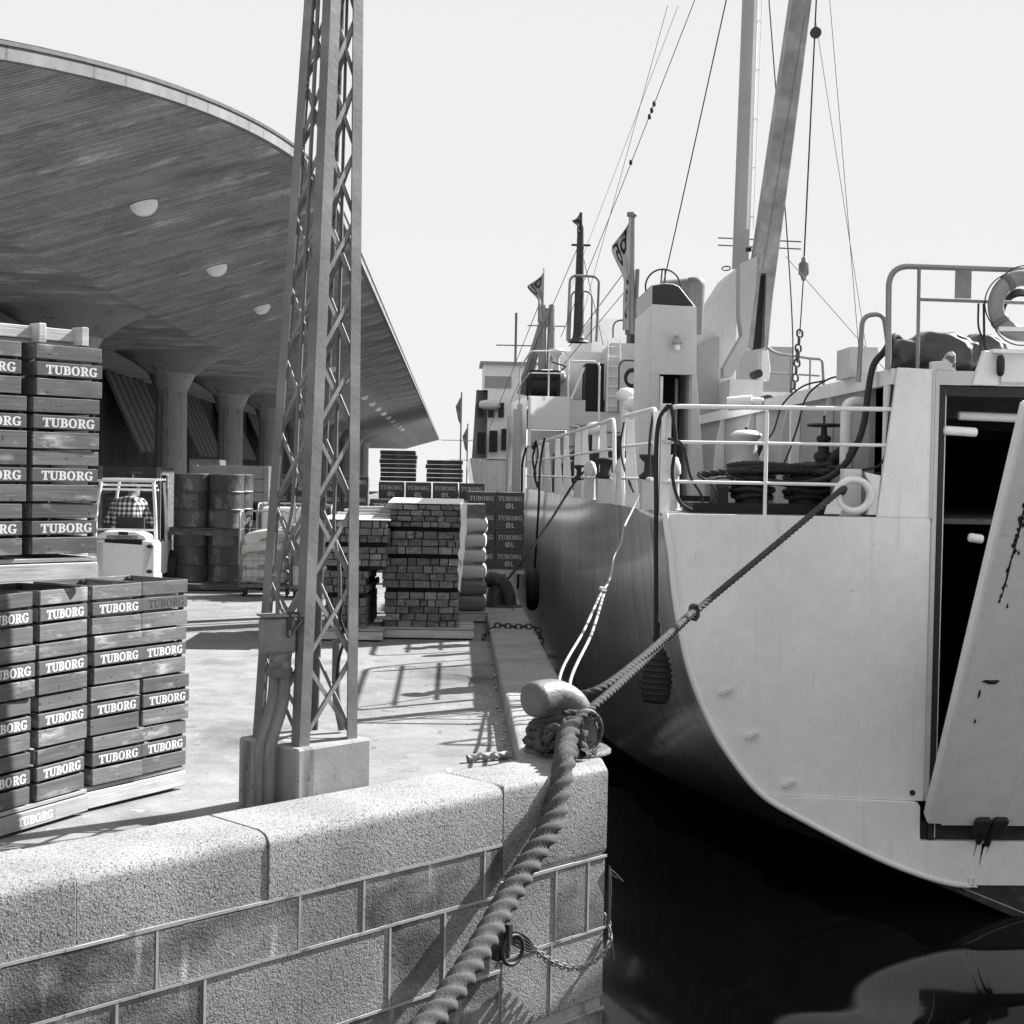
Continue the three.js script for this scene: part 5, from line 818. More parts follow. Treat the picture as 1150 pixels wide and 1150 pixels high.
sp('ring_fairlead', [new THREE.TorusGeometry(0.155, 0.038, 12, 32).scale(1, 0.92, 1).translate(3.645, 1.835, -TR - 0.02)], M.paint);
sp('fairlead_bracket', at3(plate([[3.38, 1.66], [3.52, 1.66], [3.55, 1.75], [3.5, 1.9], [3.56, 1.98], [3.5, 1.95], [3.42, 1.8]], 0.05, 0.006), 0, 0, TR - 0.01), M.paint); sp('fairlead_bracket', at3(plate([[3.78, 1.66], [3.87, 1.66], [3.9, 2.02], [3.75, 2.05], [3.82, 1.9]], 0.05, 0.006), 0, 0, TR + 0.03), M.paint);
sp('deck_post', [bx(3.62, 3.78, DK, 2.08, TR + 0.25, TR + 0.4)], M.paint);
// hoses and cables over the rails
single('hose', tube([V(4.3, 3.32, 14.0), V(4.178, 3.36, 13.85), V(4.05, 3.2, 13.75), V(3.944, 3.08, 13.7), V(3.88, 2.82, 13.65), V(3.83, 2.5, 13.6), V(3.74, 2.22, 13.65), V(3.6, 2.02, 13.8), V(3.33, 1.93, 13.95), V(3.0, 1.95, 14.0)], 0.032, 10, 70), M.rubber, 'thick black hose hanging over the bulwark down to the after deck', 'hose');
single('cable', tube([V(4.2, 3.25, 13.9), V(4.05, 3.05, 13.5), V(4.0, 2.9, 13.3), V(3.97, 2.5, 13.28), V(3.93, 2.15, 13.3), V(3.85, 2.08, 13.5), V(3.6, 2.1, 14)], 0.011, 8, 50), M.rubber, 'thin black cable hanging beside the thick hose', 'cable');
single('cable', tube([V(4.02, 3.06, 15.0), V(3.85, 3.02, 15.0), V(3.66, 2.86, 15.1), V(3.55, 2.5, 15.1), V(3.45, 2.2, 15.1), V(3.4, 2.1, 15.1)], 0.01, 8, 50), M.rubber, 'black cable drooping from the trunk side near the valve', 'cable');
single('cable', tube([V(4.02, 3.06, 15.8), V(3.8, 3.0, 15.9), V(3.6, 2.8, 16), V(3.5, 2.5, 16), V(3.2, 2.25, 15.6), V(2.9, 2.0, 15.2)], 0.01, 8, 50), M.rubber, 'black cable looping from the trunk side to the capstan', 'cable');
// ---- trunk (casing) inboard of the after deck
{
  const t = new THREE.Group(); t.name = 'trunk'; ship.add(t);
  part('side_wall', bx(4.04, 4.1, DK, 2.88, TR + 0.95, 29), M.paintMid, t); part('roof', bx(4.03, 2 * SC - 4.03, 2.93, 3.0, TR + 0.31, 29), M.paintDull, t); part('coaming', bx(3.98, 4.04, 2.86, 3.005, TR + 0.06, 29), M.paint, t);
  for (const d of [15.5, 17.4, 19.6, 21.8, 24]) { part('stiffener', at3(plate([[3.86, DK], [4.035, DK], [4.035, 2.86], [3.98, 2.86], [3.9, 2.5]], 0.03, 0.003), 0, 0, d), M.paintDull, t); }
  part('frame_post', bx(3.93, 4.035, DK, 2.85, 17.0, 17.1), M.paint, t); part('frame_post', bx(3.95, 4.0, 1.7, 2.85, TR + 0.1, TR + 0.2), M.paint, t);
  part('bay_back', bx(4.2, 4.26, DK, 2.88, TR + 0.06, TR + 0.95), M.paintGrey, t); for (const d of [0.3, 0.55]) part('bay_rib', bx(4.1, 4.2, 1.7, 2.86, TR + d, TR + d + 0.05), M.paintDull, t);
  part('vent_grille', bx(3.98, 4.16, 1.7, 2.06, TR + 0.12, TR + 0.5), M.black, t); part('starboard_wall', bx(2 * SC - 4.1, 2 * SC - 4.04, DK, 2.88, TR + 0.3, 29), M.paintDull, t);
}
// ---- rails and gear on top of the trunk
{
  const D = TR + 0.12, g = sp('top_rail', poly([V(3.965, 3.0, D), V(3.95, 3.95, D), V(5.8, 3.94, D), V(9.2, 3.94, D)], 0.028, 10), M.steelLight);
  part('rail_bar', rod(V(4.235, 3.65, D), V(9.2, 3.60, D), 0.017), M.steelLight, g); for (const x of [4.24, 5.6, 7.0, 8.4]) part('stanchion', rod(V(x, 3.0, D), V(x - 0.01, 3.94, D), 0.018), M.steelLight, g);
  part('sign_plate', box(0.15, 0.27, 0.012, 4.64, 3.8, -D + 0.01), M.steelLight, g);
  sp('grab_hoop', poly([V(3.775, 2.9, D + 0.3), V(3.80, 3.52, D + 0.3), V(4.0, 3.55, D + 0.3), V(4.09, 3.0, D + 0.3)], 0.024, 10), M.steelLight);
  sp('hinge_lug', at3(plate([[4.33, 2.99], [4.56, 2.99], [4.56, 3.14], [4.53, 3.17], [4.5, 3.165], [4.44, 3.08], [4.33, 3.07]], 0.06, 0.006), 0, 0, TR + 0.02), M.chip);
  sp('hoist_arm', [at3(plate([[4.70, 2.86], [4.93, 2.86], [4.95, 3.16], [4.80, 3.18]], 0.08, 0.008), 0, 0, TR - 0.05), bx(4.97, 5.8, 2.9, 3.16, TR - 0.02, TR + 0.06), bx(4.86, 5.8, 3.155, 3.19, TR - 0.1, TR + 0.1), bx(4.93, 5.8, 3.36, 3.40, TR - 0.05, TR + 0.05)], M.paint);
  sp('hoist_shackle', [new THREE.TorusGeometry(0.07, 0.03, 10, 20).rotateY(1.1).translate(4.93, 3.04, -TR + 0.1)], M.dark);
  sp('vent_box', [bx(3.9, 4.18, 3.0, 3.3, TR + 1.2, TR + 1.7)], M.paintDull);
  const lr = thing('life_ring', 'grey life ring hung on the stern rail at the right edge', 'life ring', V(5.17, 3.60, TR + 0.02), 0); part('ring', new THREE.TorusGeometry(0.255, 0.075, 14, 40).scale(1, 1, 0.75), M.steelLight, lr); for (let k = 0; k < 4; k++) part('band', new THREE.TorusGeometry(0.08, 0.008, 6, 20).scale(1, 1, 4).rotateX(Math.PI / 2).translate(0.255, 0, 0).rotateZ(k * 1.57 + 0.6).scale(1, 1, 0.76), M.steel, lr);
  const gl = []; for (let k = 0; k < 4; k++) { const a0 = k * 1.57 + 0.6, p = []; for (let i = 0; i <= 8; i++) { const a = a0 + i / 8 * 1.57; p.push(new THREE.Vector3(Math.cos(a) * (0.335 + 0.03 * Math.sin(i / 8 * 3.14)), Math.sin(a) * (0.335 + 0.03 * Math.sin(i / 8 * 3.14)), 0.02)); } gl.push(tube(p, 0.006, 6)); } part('grab_line', gl, M.dark, lr);
  const coil = []; for (let k = 0; k < 6; k++) { const p = []; for (let i = 0; i <= 24; i++) { const a = i / 24 * 6.283; p.push(V(5.23 + 0.17 * Math.cos(a) * (1 + 0.1 * Math.sin(k)), 3.56 + (0.16 + 0.012 * k) * Math.sin(a), TR + 0.2 + 0.015 * k)); } coil.push(tube(p, 0.013, 6, 40, true)); } single('line_coil', merge(coil), M.ropeDark, 'coil of dark line hanging behind the life ring', 'rope');
  single('rope_tail', merge([tube([V(4.78, 3.62, D - 0.03), V(4.785, 3.4, D - 0.04), V(4.83, 3.27, D - 0.05), V(4.86, 3.18, D - 0.05)], 0.01, 6), tube([V(4.83, 3.62, D - 0.03), V(4.835, 3.4, D - 0.04), V(4.84, 3.22, D - 0.05)], 0.012, 6)]), M.ropeDark, 'short dark rope tail tied to the top rail', 'rope');
  // tarpaulin over the winch
  const tp = new THREE.SphereGeometry(1, 64, 40), p = tp.attributes.position; for (let i = 0; i < p.count; i++) { let x = p.getX(i), y = p.getY(i), z = p.getZ(i); const a = Math.atan2(y, x), f = (v, e) => Math.sign(v) * Math.abs(v) ** e; const fold = 0.05 * Math.sin(x * 9 + y * 4 + Math.sin(z * 5) * 1.5) + 0.03 * Math.sin(x * 17 - y * 9) + 0.02 * Math.sin(z * 14 + x * 5); const top = 0.06 * Math.cos(x * 5.5); x = f(x, 0.75); y = f(y, 0.6); z = f(z, 0.7); p.setXYZ(i, x * 0.42 * (1 + fold * 0.5), y * (0.2 + (y > 0 ? top * 0.5 : 0)) * (1 + fold), z * 0.36 * (1 + fold)); } tp.computeVertexNormals();
  const tarp = single('tarpaulin', tp, mat(0.16, { roughness: 0.5, map: T.steel }), 'dark creased tarpaulin covering a winch above the stern opening', 'tarpaulin'); tarp.position.copy(V(4.53, 3.17, TR + 0.55));
  single('tarpaulin', tp.clone().scale(0.55, 0.85, 0.8), mat(0.3, { roughness: 0.6, map: T.steel }), 'paler end of canvas cover beside the hoist arm', 'tarpaulin').position.copy(V(4.98, 3.2, TR + 0.6));
}
// ---- funnel casing with door
{
  const c = new THREE.Group(); c.name = 'funnel_casing'; ship.add(c); const x0 = 2.55, x1 = 3.14, d0 = 19.2, d1 = 21;
  part('front_panel', [at3(plate([[x0, DK], [2.675, DK], [2.675, 3.33], [x0, 3.33]], 0.04, 0.003), 0, 0, d0), at3(plate([[3.1, DK], [3.33, DK], [3.16, 3.33], [3.1, 3.33]], 0.04, 0.003), 0, 0, d0), at3(plate([[x0, 3.333], [3.16, 3.333], [3.14, 4.23], [x0, 4.25]], 0.04, 0.003), 0, 0, d0)], M.paintDull, c);
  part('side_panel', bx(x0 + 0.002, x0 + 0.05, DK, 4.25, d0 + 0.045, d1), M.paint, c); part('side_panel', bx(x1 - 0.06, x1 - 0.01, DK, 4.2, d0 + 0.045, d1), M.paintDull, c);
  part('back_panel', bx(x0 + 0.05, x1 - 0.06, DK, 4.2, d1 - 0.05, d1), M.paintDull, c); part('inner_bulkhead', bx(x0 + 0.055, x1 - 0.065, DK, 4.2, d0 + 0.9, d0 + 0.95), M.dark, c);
  const cow = part('cowl', at3(plate([[x0, 4.255], [3.14, 4.235], [2.92, 4.5], [2.84, 4.535], [2.72, 4.54], [x0 + 0.0, 4.51]], d1 - d0 - 0.2, 0.01), 0, 0, d0 + 0.06), M.paintDull, c); part('cowl_mouth', at3(plate([[x0 + 0.012, 4.262], [3.115, 4.244], [2.912, 4.49], [2.84, 4.522], [2.72, 4.528], [x0 + 0.012, 4.498]], 0.03, 0.002), 0, 0, d0 + 0.045), mat(0.035, { roughness: 0.9 }), cow);
  part('door_edge', bx(2.68, 2.715, DK + 0.05, 3.3, d0 - 0.05, d0 + 0.28), M.paint, c); part('door_liner', bx(2.93, 2.965, DK, 3.3, d0 + 0.3, d0 + 0.36), M.paintGrey, c);
  const l = part('bulkhead_lamp', at3(lathe([[0.03, 0.07], [0.05, 0.06], [0.07, 0.0], [0.065, -0.01]], 14), 2.885, 3.74, d0 - 0.08), M.paintGrey, c); part('globe', new THREE.SphereGeometry(0.045, 12, 10).scale(0.85, 1.3, 0.85).translate(2.885, 3.69, -d0 + 0.08), mat(0.85, { roughness: 0.2 }), l); part('bracket', bx(2.865, 2.905, 3.78, 3.84, d0 - 0.1, d0 + 0.0), M.paintGrey, l);
  part('threshold', bx(2.7, 3.5, DK, DK + 0.1, d0 - 0.1, d0 - 0.02), M.black, c);
  part('guard_hoop', [new THREE.TorusGeometry(0.235, 0.012, 8, 30, Math.PI * 1.15).rotateZ(-0.2).translate(2.735, 4.52, -d0 - 0.3), rod(V(2.70, 4.5, d0 + 0.3), V(2.72, 4.755, d0 + 0.3), 0.01), rod(V(2.76, 4.5, d0 + 0.3), V(2.76, 4.755, d0 + 0.3), 0.01)], M.dark, c);
  sp('exhaust_pipe', [at3(lathe([[0.0, 4.05], [0.13, 4.05], [0.155, 4.74], [0.14, 4.82], [0.09, 4.86], [0, 4.87]], 22), 3.4, 0, 21), rod(V(2.95, 4.68, 21), V(3.38, 4.73, 21), 0.13, 18)], M.steel);
}
// ---- deck crane
{
  const c = new THREE.Group(); c.name = 'deck_crane'; ship.add(c); const pd = (pts, d, t, m, nm) => part(nm, at3(plate(pts, t, 0.01), 0, 0, d), m, c);
  pd([[4.05, 3.0], [4.05, 4.56], [4.3, 4.97], [4.59, 5.44], [4.72, 5.56], [4.75, 5.42], [4.72, 4.4], [4.72, 3.0]], 24.6, 1.2, M.paintDull, 'crane_house'); pd([[4.04, 3.0], [4.04, 4.22], [4.41, 4.37], [4.43, 3.0]], 24.5, 0.1, M.paintMid, 'house_panel');
  pd([[4.67, 10.6], [4.89, 10.6], [4.83, 5.5], [4.59, 5.5]], 24.25, 0.24, M.paintGrey, 'mast');
  part('ladder_pipe', [rod(V(4.81, 10.5, 23.98), V(4.755, 6.1, 23.98), 0.035, 10), rod(V(4.9, 10.5, 23.98), V(4.83, 6.1, 23.98), 0.012), ...[0, 1, 2, 3, 4, 5].map((k) => rod(V(4.75 + 0.012 * k, 6.3 + 0.8 * k, 23.98), V(4.84 + 0.012 * k, 6.3 + 0.8 * k, 23.98), 0.012))], M.paint, c);
  pd([[4.54, 5.45], [4.83, 5.6], [4.82, 5.09], [4.71, 4.13], [4.46, 3.63], [4.32, 3.62], [4.32, 3.78], [4.61, 4.31], [4.56, 4.6]], 23.55, 0.3, M.paintMid, 'lower_arm');
  pd([[5.42, 10.6], [5.72, 10.6], [5.37, 7.3], [5.11, 4.98], [5.05, 4.15], [4.98, 4.12], [4.99, 5.33], [4.9, 5.32], [4.8, 4.09], [4.7, 4.12], [4.74, 5.09], [4.8, 5.6]], 23.6, 0.36, M.steelLight, 'boom');
  pd([[4.86, 5.31], [4.99, 5.31], [4.97, 4.12], [4.8, 4.08]], 23.75, 0.05, M.dark, 'boom_slot'); pd([[4.95, 4.08], [5.06, 4.09], [5.11, 3.77], [5.08, 3.59], [4.89, 3.61], [4.95, 3.77]], 23.65, 0.25, M.paintDull, 'heel_leg'); part('heel_pin', rod(V(4.86, 3.68, 23.4), V(4.86, 3.68, 23.8), 0.07, 14), M.dark, c);
  part('pedestal', bx(4.45, 5.0, 3.0, 3.6, 23.7, 24.5), M.paintDull, c); part('seam', [bar(V(5.52, 9.5, 23.595), V(4.93, 5.4, 23.595), 0.012, 0.004)], M.steel, c);
  part('mast_step', bx(4.72, 4.8, 5.72, 5.78, 23.9, 24.0), M.dark, c);
  part('ring', new THREE.TorusGeometry(0.07, 0.012, 6, 18).rotateX(1.2).translate(4.48, 5.5, -24.4), M.steel, c);
  const w = part('fall_wire', [rod(V(5.72, 10.6, 23.6), V(5.6, 5.55, 23.6), 0.013), rod(V(5.6, 5.3, 23.6), V(5.56, 4.35, 23.6), 0.01)], M.dark, c); part('sheave', new THREE.CylinderGeometry(0.09, 0.09, 0.05, 20).rotateX(Math.PI / 2).translate(5.69, 9.2, -23.55), M.darkSteel, w);
  part('hook_block', at3(lathe([[0.02, 0.18], [0.04, 0.16], [0.05, 0.1], [0.085, 0.07], [0.085, -0.1], [0.05, -0.13], [0.03, -0.2]], 14), 5.6, 5.42, 23.6), M.steel, w);
  const pts = [[5.56, 4.36], [5.55, 4.24], [5.54, 4.12], [5.535, 4.0], [5.525, 3.88], [5.515, 3.76], [5.505, 3.64], [5.495, 3.52], [5.485, 3.4]]; pts.forEach(([x, y], i) => { const l = part('chain_link', linkG, M.darkSteel, c); l.position.copy(V(x, y, 23.6)); l.rotation.set(0, i % 2 ? 1.5 : 0.2, 1.65); l.scale.setScalar(i === 3 ? 5.2 : 3.6); });
}
// after deck clutter behind the crane: rails, small house, hose box
{
  const r = sp('upper_rail', poly([V(6.2, 4.95, 30), V(6.5, 4.6, 30), V(7.35, 4.5, 30), V(7.55, 4.5, 30), V(7.62, 3.6, 30)], 0.03, 8), M.steelLight); part('rail_bar', [rod(V(6.3, 4.2, 30), V(7.5, 4.15, 30), 0.02), rod(V(6.9, 3.0, 30), V(6.9, 4.5, 30), 0.02), rod(V(7.3, 3.0, 30), V(7.3, 4.5, 30), 0.02)], M.steelLight, r);
  sp('winch_house', bx(5.0, 5.9, 3.0, 3.42, 23.9, 25.2), M.paintDull); sp('cable_reel', at3(new THREE.CylinderGeometry(0.12, 0.12, 0.3, 18).rotateX(Math.PI / 2), 4.86, 3.18, 22.8), M.darkSteel);
  sp('davit_plate', at3(plate([[5.95, 3.0], [6.35, 3.0], [6.0, 3.5]], 0.04, 0.004), 0, 0, 25), M.paintDull);
  sp('searchlight', [rod(V(3.55, 2.95, 19), V(3.85, 2.98, 18.9), 0.09, 14), rod(V(3.85, 2.98, 18.9), V(3.98, 2.97, 18.85), 0.06, 12)], M.paint); sp('aerial', [rod(V(7.1, 8.6, 40), V(9.4, 8.55, 40), 0.02), rod(V(7.1, 8.4, 40), V(9.4, 8.35, 40), 0.02), rod(V(8.2, 5.5, 40), V(8.2, 8.7, 40), 0.04)], M.steel);
}
// ---- midships houses
{
  const h = new THREE.Group(); h.name = 'deckhouse'; ship.add(h);
  part('after_bulkhead', [bx(2.95, 3.42, DK, 4.0, 38.6, 38.8), bx(3.42, 5.2, DK, 3.7, 38.6, 38.8), bx(3.95, 5.2, 3.7, 5.25, 38.6, 38.8)], M.paintDull, h); part('upper_block', bx(2.9, 6.5, 4.05, 5.5, 41.2, 52), M.paint, h); part('bridge_block', bx(4.05, 8.8, 5.5, 6.75, 44, 52), M.paint, h); part('cabin', bx(4.1, 9, DK, 5.55, 38.85, 41.2), M.paintDull, h);
  part('awning', bx(1.88, 2.94, 3.20, 4.05, 38.0, 38.02), new THREE.MeshPhysicalMaterial({ color: grey(0.85), roughness: 1, transmission: 0.5, thickness: 0 }), h); part('recess_back', bx(1.95, 2.94, DK, 3.2, 39.1, 39.18), M.paintDull, h); part('recess_frame', [bx(1.88, 1.96, DK, 4.05, 38.03, 38.1), bx(2.9, 2.96, DK, 4.05, 38.03, 38.1)], M.paint, h);
  part('door_recess', bx(3.44, 3.93, 3.72, 5.0, 38.9, 40), M.black, h); part('door_leaf', bx(3.95, 4.5, 3.72, 5.0, 38.52, 38.57), M.paintDull, h);
  for (const y of [1.95, 2.35, 2.75, 3.15]) part('board_line', bx(3.0, 4.6, y, y + 0.03, 38.57, 38.595), M.steel, h);
  const r = part('rail', poly([V(1.9, 4.05, 44), V(1.9, 5.2, 43.9), V(1.92, 5.22, 38.1), V(2.9, 5.24, 38.1), V(2.92, 4.05, 38.1)], 0.025, 8), M.paint, h); part('rail_bar', [rod(V(1.95, 4.65, 38.1), V(2.9, 4.66, 38.1), 0.018), rod(V(1.9, 4.65, 38.1), V(1.9, 4.65, 44), 0.018), rod(V(2.4, 4.05, 38.1), V(2.4, 5.22, 38.1), 0.018)], M.paint, r);
  part('hoop', poly([V(3.0, 5.0, 38.3), V(3.75, 5.0, 38.3), V(3.75, 3.7, 38.3), V(3.75, DK, 38.3)], 0.028, 8), M.paint, h); part('strut', bar(V(3.02, 4.0, 38.4), V(3.35, 4.85, 38.4), 0.07, 0.05), M.paint, h); part('hoop', poly([V(4.12, 3.6, 37), V(4.12, 4.95, 37), V(4.75, 4.95, 37)], 0.028, 8), M.steel, h);
  // gear on the raised deck: winch and covered boat
  const w = part('deck_winch', [at3(new THREE.CylinderGeometry(0.28, 0.28, 0.9, 18).rotateZ(Math.PI / 2), 2.35, 4.4, 40), bx(1.95, 2.05, 4.05, 4.75, 39.7, 40.3), bx(2.72, 2.82, 4.05, 4.75, 39.7, 40.3), bx(2.0, 2.8, 4.62, 4.86, 39.8, 40.4)], M.dark, h); part('winch_cover', at3(pillow(0.95, 0.4, 0.9), 2.6, 4.75, 41), M.paintDull, h); part('winch_stay', [rod(V(2.15, 4.2, 39.6), V(2.95, 4.95, 39.5), 0.02), rod(V(2.95, 4.95, 39.5), V(2.6, 5.1, 40), 0.02)], M.dark, h); part('hatch_vent', at3(lathe([[0.1, 0], [0.1, 0.5], [0.2, 0.55], [0.2, 0.7], [0, 0.72]], 14), 2.75, 4.8, 40.5), M.paint, h);
  part('locker', bx(4.75, 5.15, 5.55, 6.0, 40, 41), M.dark, h);
  const lr = thing('hose_reel', 'dark coiled hose hung on the deckhouse side behind the funnel casing', 'hose', V(4.45, 4.5, 36.9)); part('coil', new THREE.TorusGeometry(0.17, 0.05, 10, 24).scale(1, 1.15, 1), M.rubber, lr); part('tail', tube([new THREE.Vector3(0.1, -0.15, 0), new THREE.Vector3(0.15, -0.6, 0.03), new THREE.Vector3(0.1, -1.2, 0)], 0.03, 8), M.rubber, lr);
  part('plank', [bar(V(4.6, 3.2, 34), V(4.75, 4.7, 34.2), 0.25, 0.04), bar(V(4.3, 3.0, 33.5), V(4.55, 4.6, 33.6), 0.16, 0.04)], M.paintDull, h);
}
// ---- gear along the side deck: dark winch bed, ventilators, locker doors, ropes over the rail
{
  for (const [x, d, h] of [[2.5, 23.5, 0.75], [2.75, 27, 1.1], [2.35, 30.5, 0.8], [2.9, 34.5, 1.3]]) { const g = new THREE.Group(); g.name = 'side_winch'; ship.add(g); g.position.copy(V(x, DK, d)); part('drum', new THREE.CylinderGeometry(0.24, 0.24, 0.5, 18).rotateZ(Math.PI / 2).translate(0, h * 0.55, 0), M.dark, g); part('cheek', box(0.05, h, 0.6, -0.27, h / 2, 0), M.dark, g); part('cheek', box(0.05, h, 0.6, 0.27, h / 2, 0), M.dark, g); }
  for (const [x, d, h] of [[3.2, 26, 1.5], [3.5, 30, 1.9], [3.15, 33, 1.3]]) { const v = sp('ventilator', at3(lathe([[0.11, 0], [0.11, h], [0.2, h + 0.04], [0.22, h + 0.16], [0.12, h + 0.26], [0, h + 0.28]], 16), x, DK, d), M.paint); }
  for (const [x, y, d] of [[3.15, 1.75, 38.56], [3.6, 1.75, 38.56]]) { const dr = sp('locker_door', bx(x, x + 0.36, y, y + 1.6, d, d + 0.03), M.paintGrey); part('handle', bx(x + 0.28, x + 0.31, y + 0.7, y + 0.85, d - 0.04, d), M.dark, dr); }
  sp('pipe_run', poly([V(2.1, 3.3, 38.3), V(3.3, 3.3, 38.3), V(3.3, 1.7, 38.3)], 0.035, 8), M.paintDull); sp('fuel_hose', tube([V(3.95, 2.4, 18.8), V(3.8, 2.1, 18.6), V(3.75, 1.8, 18.4), V(3.6, 1.68, 18)], 0.04, 8), M.rubber);
  const lad = new THREE.Group(); lad.name = 'ladder'; ship.add(lad); for (const x of [3.98, 4.3]) part('stile', rod(V(x, 3.7, 38.45), V(x, 5.6, 38.5), 0.02), M.paint, lad); for (let k = 0; k < 7; k++) part('rung', rod(V(3.98, 3.85 + k * 0.26, 38.46), V(4.3, 3.85 + k * 0.26, 38.46), 0.014), M.paint, lad);
  single('rail_rope', merge([tube([V(1.88, 2.72, 34), V(1.82, 2.4, 34.2), V(1.86, 2.1, 34.1), V(1.95, 1.75, 34)], 0.028, 8), tube([V(1.88, 2.72, 33.6), V(1.9, 2.45, 33.5), V(1.84, 2.0, 33.8), V(1.92, 1.7, 33.7)], 0.024, 8), rope([V(1.84, 2.74, 34.3), V(1.82, 2.62, 33.9), V(1.86, 2.74, 33.6)], 0.05)]), M.ropeDark, 'dark rope bundled over the long side rail amidships', 'rope');
  single('rail_rope', tube([V(1.9, 2.6, 16.45), V(1.86, 2.3, 16.4), V(1.9, 2.05, 16.3), V(1.98, 1.8, 16.1)], 0.012, 8), M.ropeDark, 'thin dark line hanging from the forward end of the short side rail', 'rope');
  single('rail_rope', tube([V(1.9, 2.62, 14.0), V(1.87, 2.3, 14.02), V(1.9, 1.98, 14.2)], 0.014, 8), M.ropeDark, 'thin dark line hanging from the after end of the short side rail', 'rope');
}
// ---- masts, flags and rigging
{
  const m = new THREE.Group(); m.name = 'main_mast'; ship.add(m);
  part('pole', at3(lathe([[0.3, 0], [0.16, 0.12], [0.14, 0.3], [0.085, 3.0], [0.05, 3.1], [0.04, 3.4]], 16), 3.18, 5.5, 38.4), M.darkSteel, m);  part('crosstree', rod(V(2.95, 8.05, 38.4), V(3.45, 8.05, 38.4), 0.03), M.darkSteel, m);
  sp('goal_post', [poly([V(2.86, 5.5, 38), V(2.90, 7.2, 38), V(3.66, 7.18, 38), V(3.62, 5.5, 38)], 0.035, 8), poly([V(2.95, 5.5, 38.4), V(2.97, 6.85, 38.4), V(3.52, 6.84, 38.4), V(3.52, 5.5, 38.4)], 0.025, 8)], M.steelLight);
  sp('signal_mast', [at3(lathe([[0.12, 0], [0.1, 2], [0.085, 3.0], [0.08, 3.05], [0.13, 3.06], [0.14, 3.16], [0, 3.17]], 14), 4.48, 5.7, 38), rod(V(4.62, 5.7, 38), V(4.66, 7.4, 38), 0.06), poly([V(4.05, 5.6, 38), V(4.05, 6.05, 38), V(4.7, 6.1, 38), V(4.7, 5.6, 38)], 0.025, 8)], M.steelLight);
  sp('derrick_mast', [at3(lathe([[0.16, 0], [0.13, 2.0], [0.1, 3.3], [0, 3.35]], 12), 2.95, 4.05, 46), at3(lathe([[0.14, 0], [0.12, 2.2], [0.09, 3.3]], 12), 2.68, 4.05, 46), bar(V(2.1, 4.6, 47), V(2.85, 7.3, 46.2), 0.3, 0.14), rod(V(2.2, 6.7, 46), V(3.4, 6.7, 46), 0.02)], M.steelLight);
  const flagTex = (txt, tone) => canvasTex(128, 256, (g, w, h) => { g.fillStyle = tone; g.fillRect(0, 0, w, h); g.fillStyle = '#262626'; g.font = 'bold 84px sans-serif'; g.textAlign = 'center'; g.textBaseline = 'middle'; g.save(); g.translate(w * 0.55, h * 0.25); g.rotate(0.5); g.fillText(txt[0], 0, 0); g.restore(); g.save(); g.translate(w * 0.5, h * 0.72); g.rotate(1.4); g.font = 'bold 70px sans-serif'; g.fillText(txt[1], 0, 0); g.restore(); });
  const flag = (label, x, y, d, w, h, m_, drop) => { const g = new THREE.PlaneGeometry(1, 1, 14, 24), p = g.attributes.position; for (let i = 0; i < p.count; i++) { const u = p.getX(i) + 0.5, v = 0.5 - p.getY(i); const W = w * (v < 0.22 ? v / 0.22 * 0.9 + 0.15 : 1.05 - 0.75 * sstep(0.2, 0.55, v)); p.setXYZ(i, -u * W, -v * h - u * drop * (1 - v), 0.12 * u * Math.sin(u * 7 + v * 5) + 0.03 * Math.sin(v * 20 + u * 3)); } g.computeVertexNormals(); const o = single('pennant', g, m_, label, 'flag', 'pennants on the masts'); o.position.copy(V(x, y, d)); return o; };
  const fm = (t, c) => new THREE.MeshStandardMaterial({ map: flagTex(t, c), roughness: 0.95, side: THREE.DoubleSide });
  flag('pale pennant with dark figures hanging from the capped signal mast', 4.44, 8.8, 37.86, 0.5, 3.0, fm(['66', 'JP4'], '#b0b0b0'), 0.3); flag('small dark pennant at the top of the tapered main mast', 3.15, 8.92, 38.3, 0.22, 0.55, mat(0.1, { side: THREE.DoubleSide }), 0.2); flag('dark pennant with pale letters on the derrick mast', 2.66, 8.4, 45.8, 0.5, 1.6, fm(['OU', ''], '#8a8a8a'), 0.2); sp('flag_staff', [rod(V(2.68, 7.2, 46), V(2.68, 8.5, 46), 0.02)], M.steelLight);
  const wire = (label, pts, r = 0.008, cat = 'wire') => single('rigging_wire', pts.length === 2 ? rod(pts[0], pts[1], r, 5) : tube(pts, r, 5, 40), M.darkSteel, label, cat, 'rigging wires');
  wire('dark stay running from the picture top down to the hoop on the funnel casing', [V(4.6, 11.3, 24), V(3.42, 5.4, 24), V(3.05, 4.2, 23)], 0.011);
  wire('thin stay left of the dark one, carrying small insulators', [V(4.3, 11, 26), V(3.3, 7.9, 30), V(2.55, 5.4, 36)], 0.008); wire('faint stay furthest left above the masts', [V(3.9, 11, 28), V(3.1, 5.6, 38)], 0.006); wire('second faint stay beside the furthest left one', [V(4.1, 11, 28), V(2.9, 6.8, 38)], 0.005);
  wire('stay between the crane mast and the boom, reaching the deck', [V(4.95, 10.5, 24), V(5.55, 4.0, 24), V(5.5, 3.2, 24)], 0.012); wire('faint stay right of the hook wire', [V(5.95, 10.5, 24), V(6.62, 4.4, 24), V(6.75, 3.2, 24)], 0.006); wire('second faint stay right of the hook wire', [V(5.8, 9.5, 24), V(6.95, 3.2, 24)], 0.005); wire('thin stay slanting from the boom down to the trunk roof', [V(5.3, 5.6, 23.6), V(5.2, 3.1, 17)], 0.006);
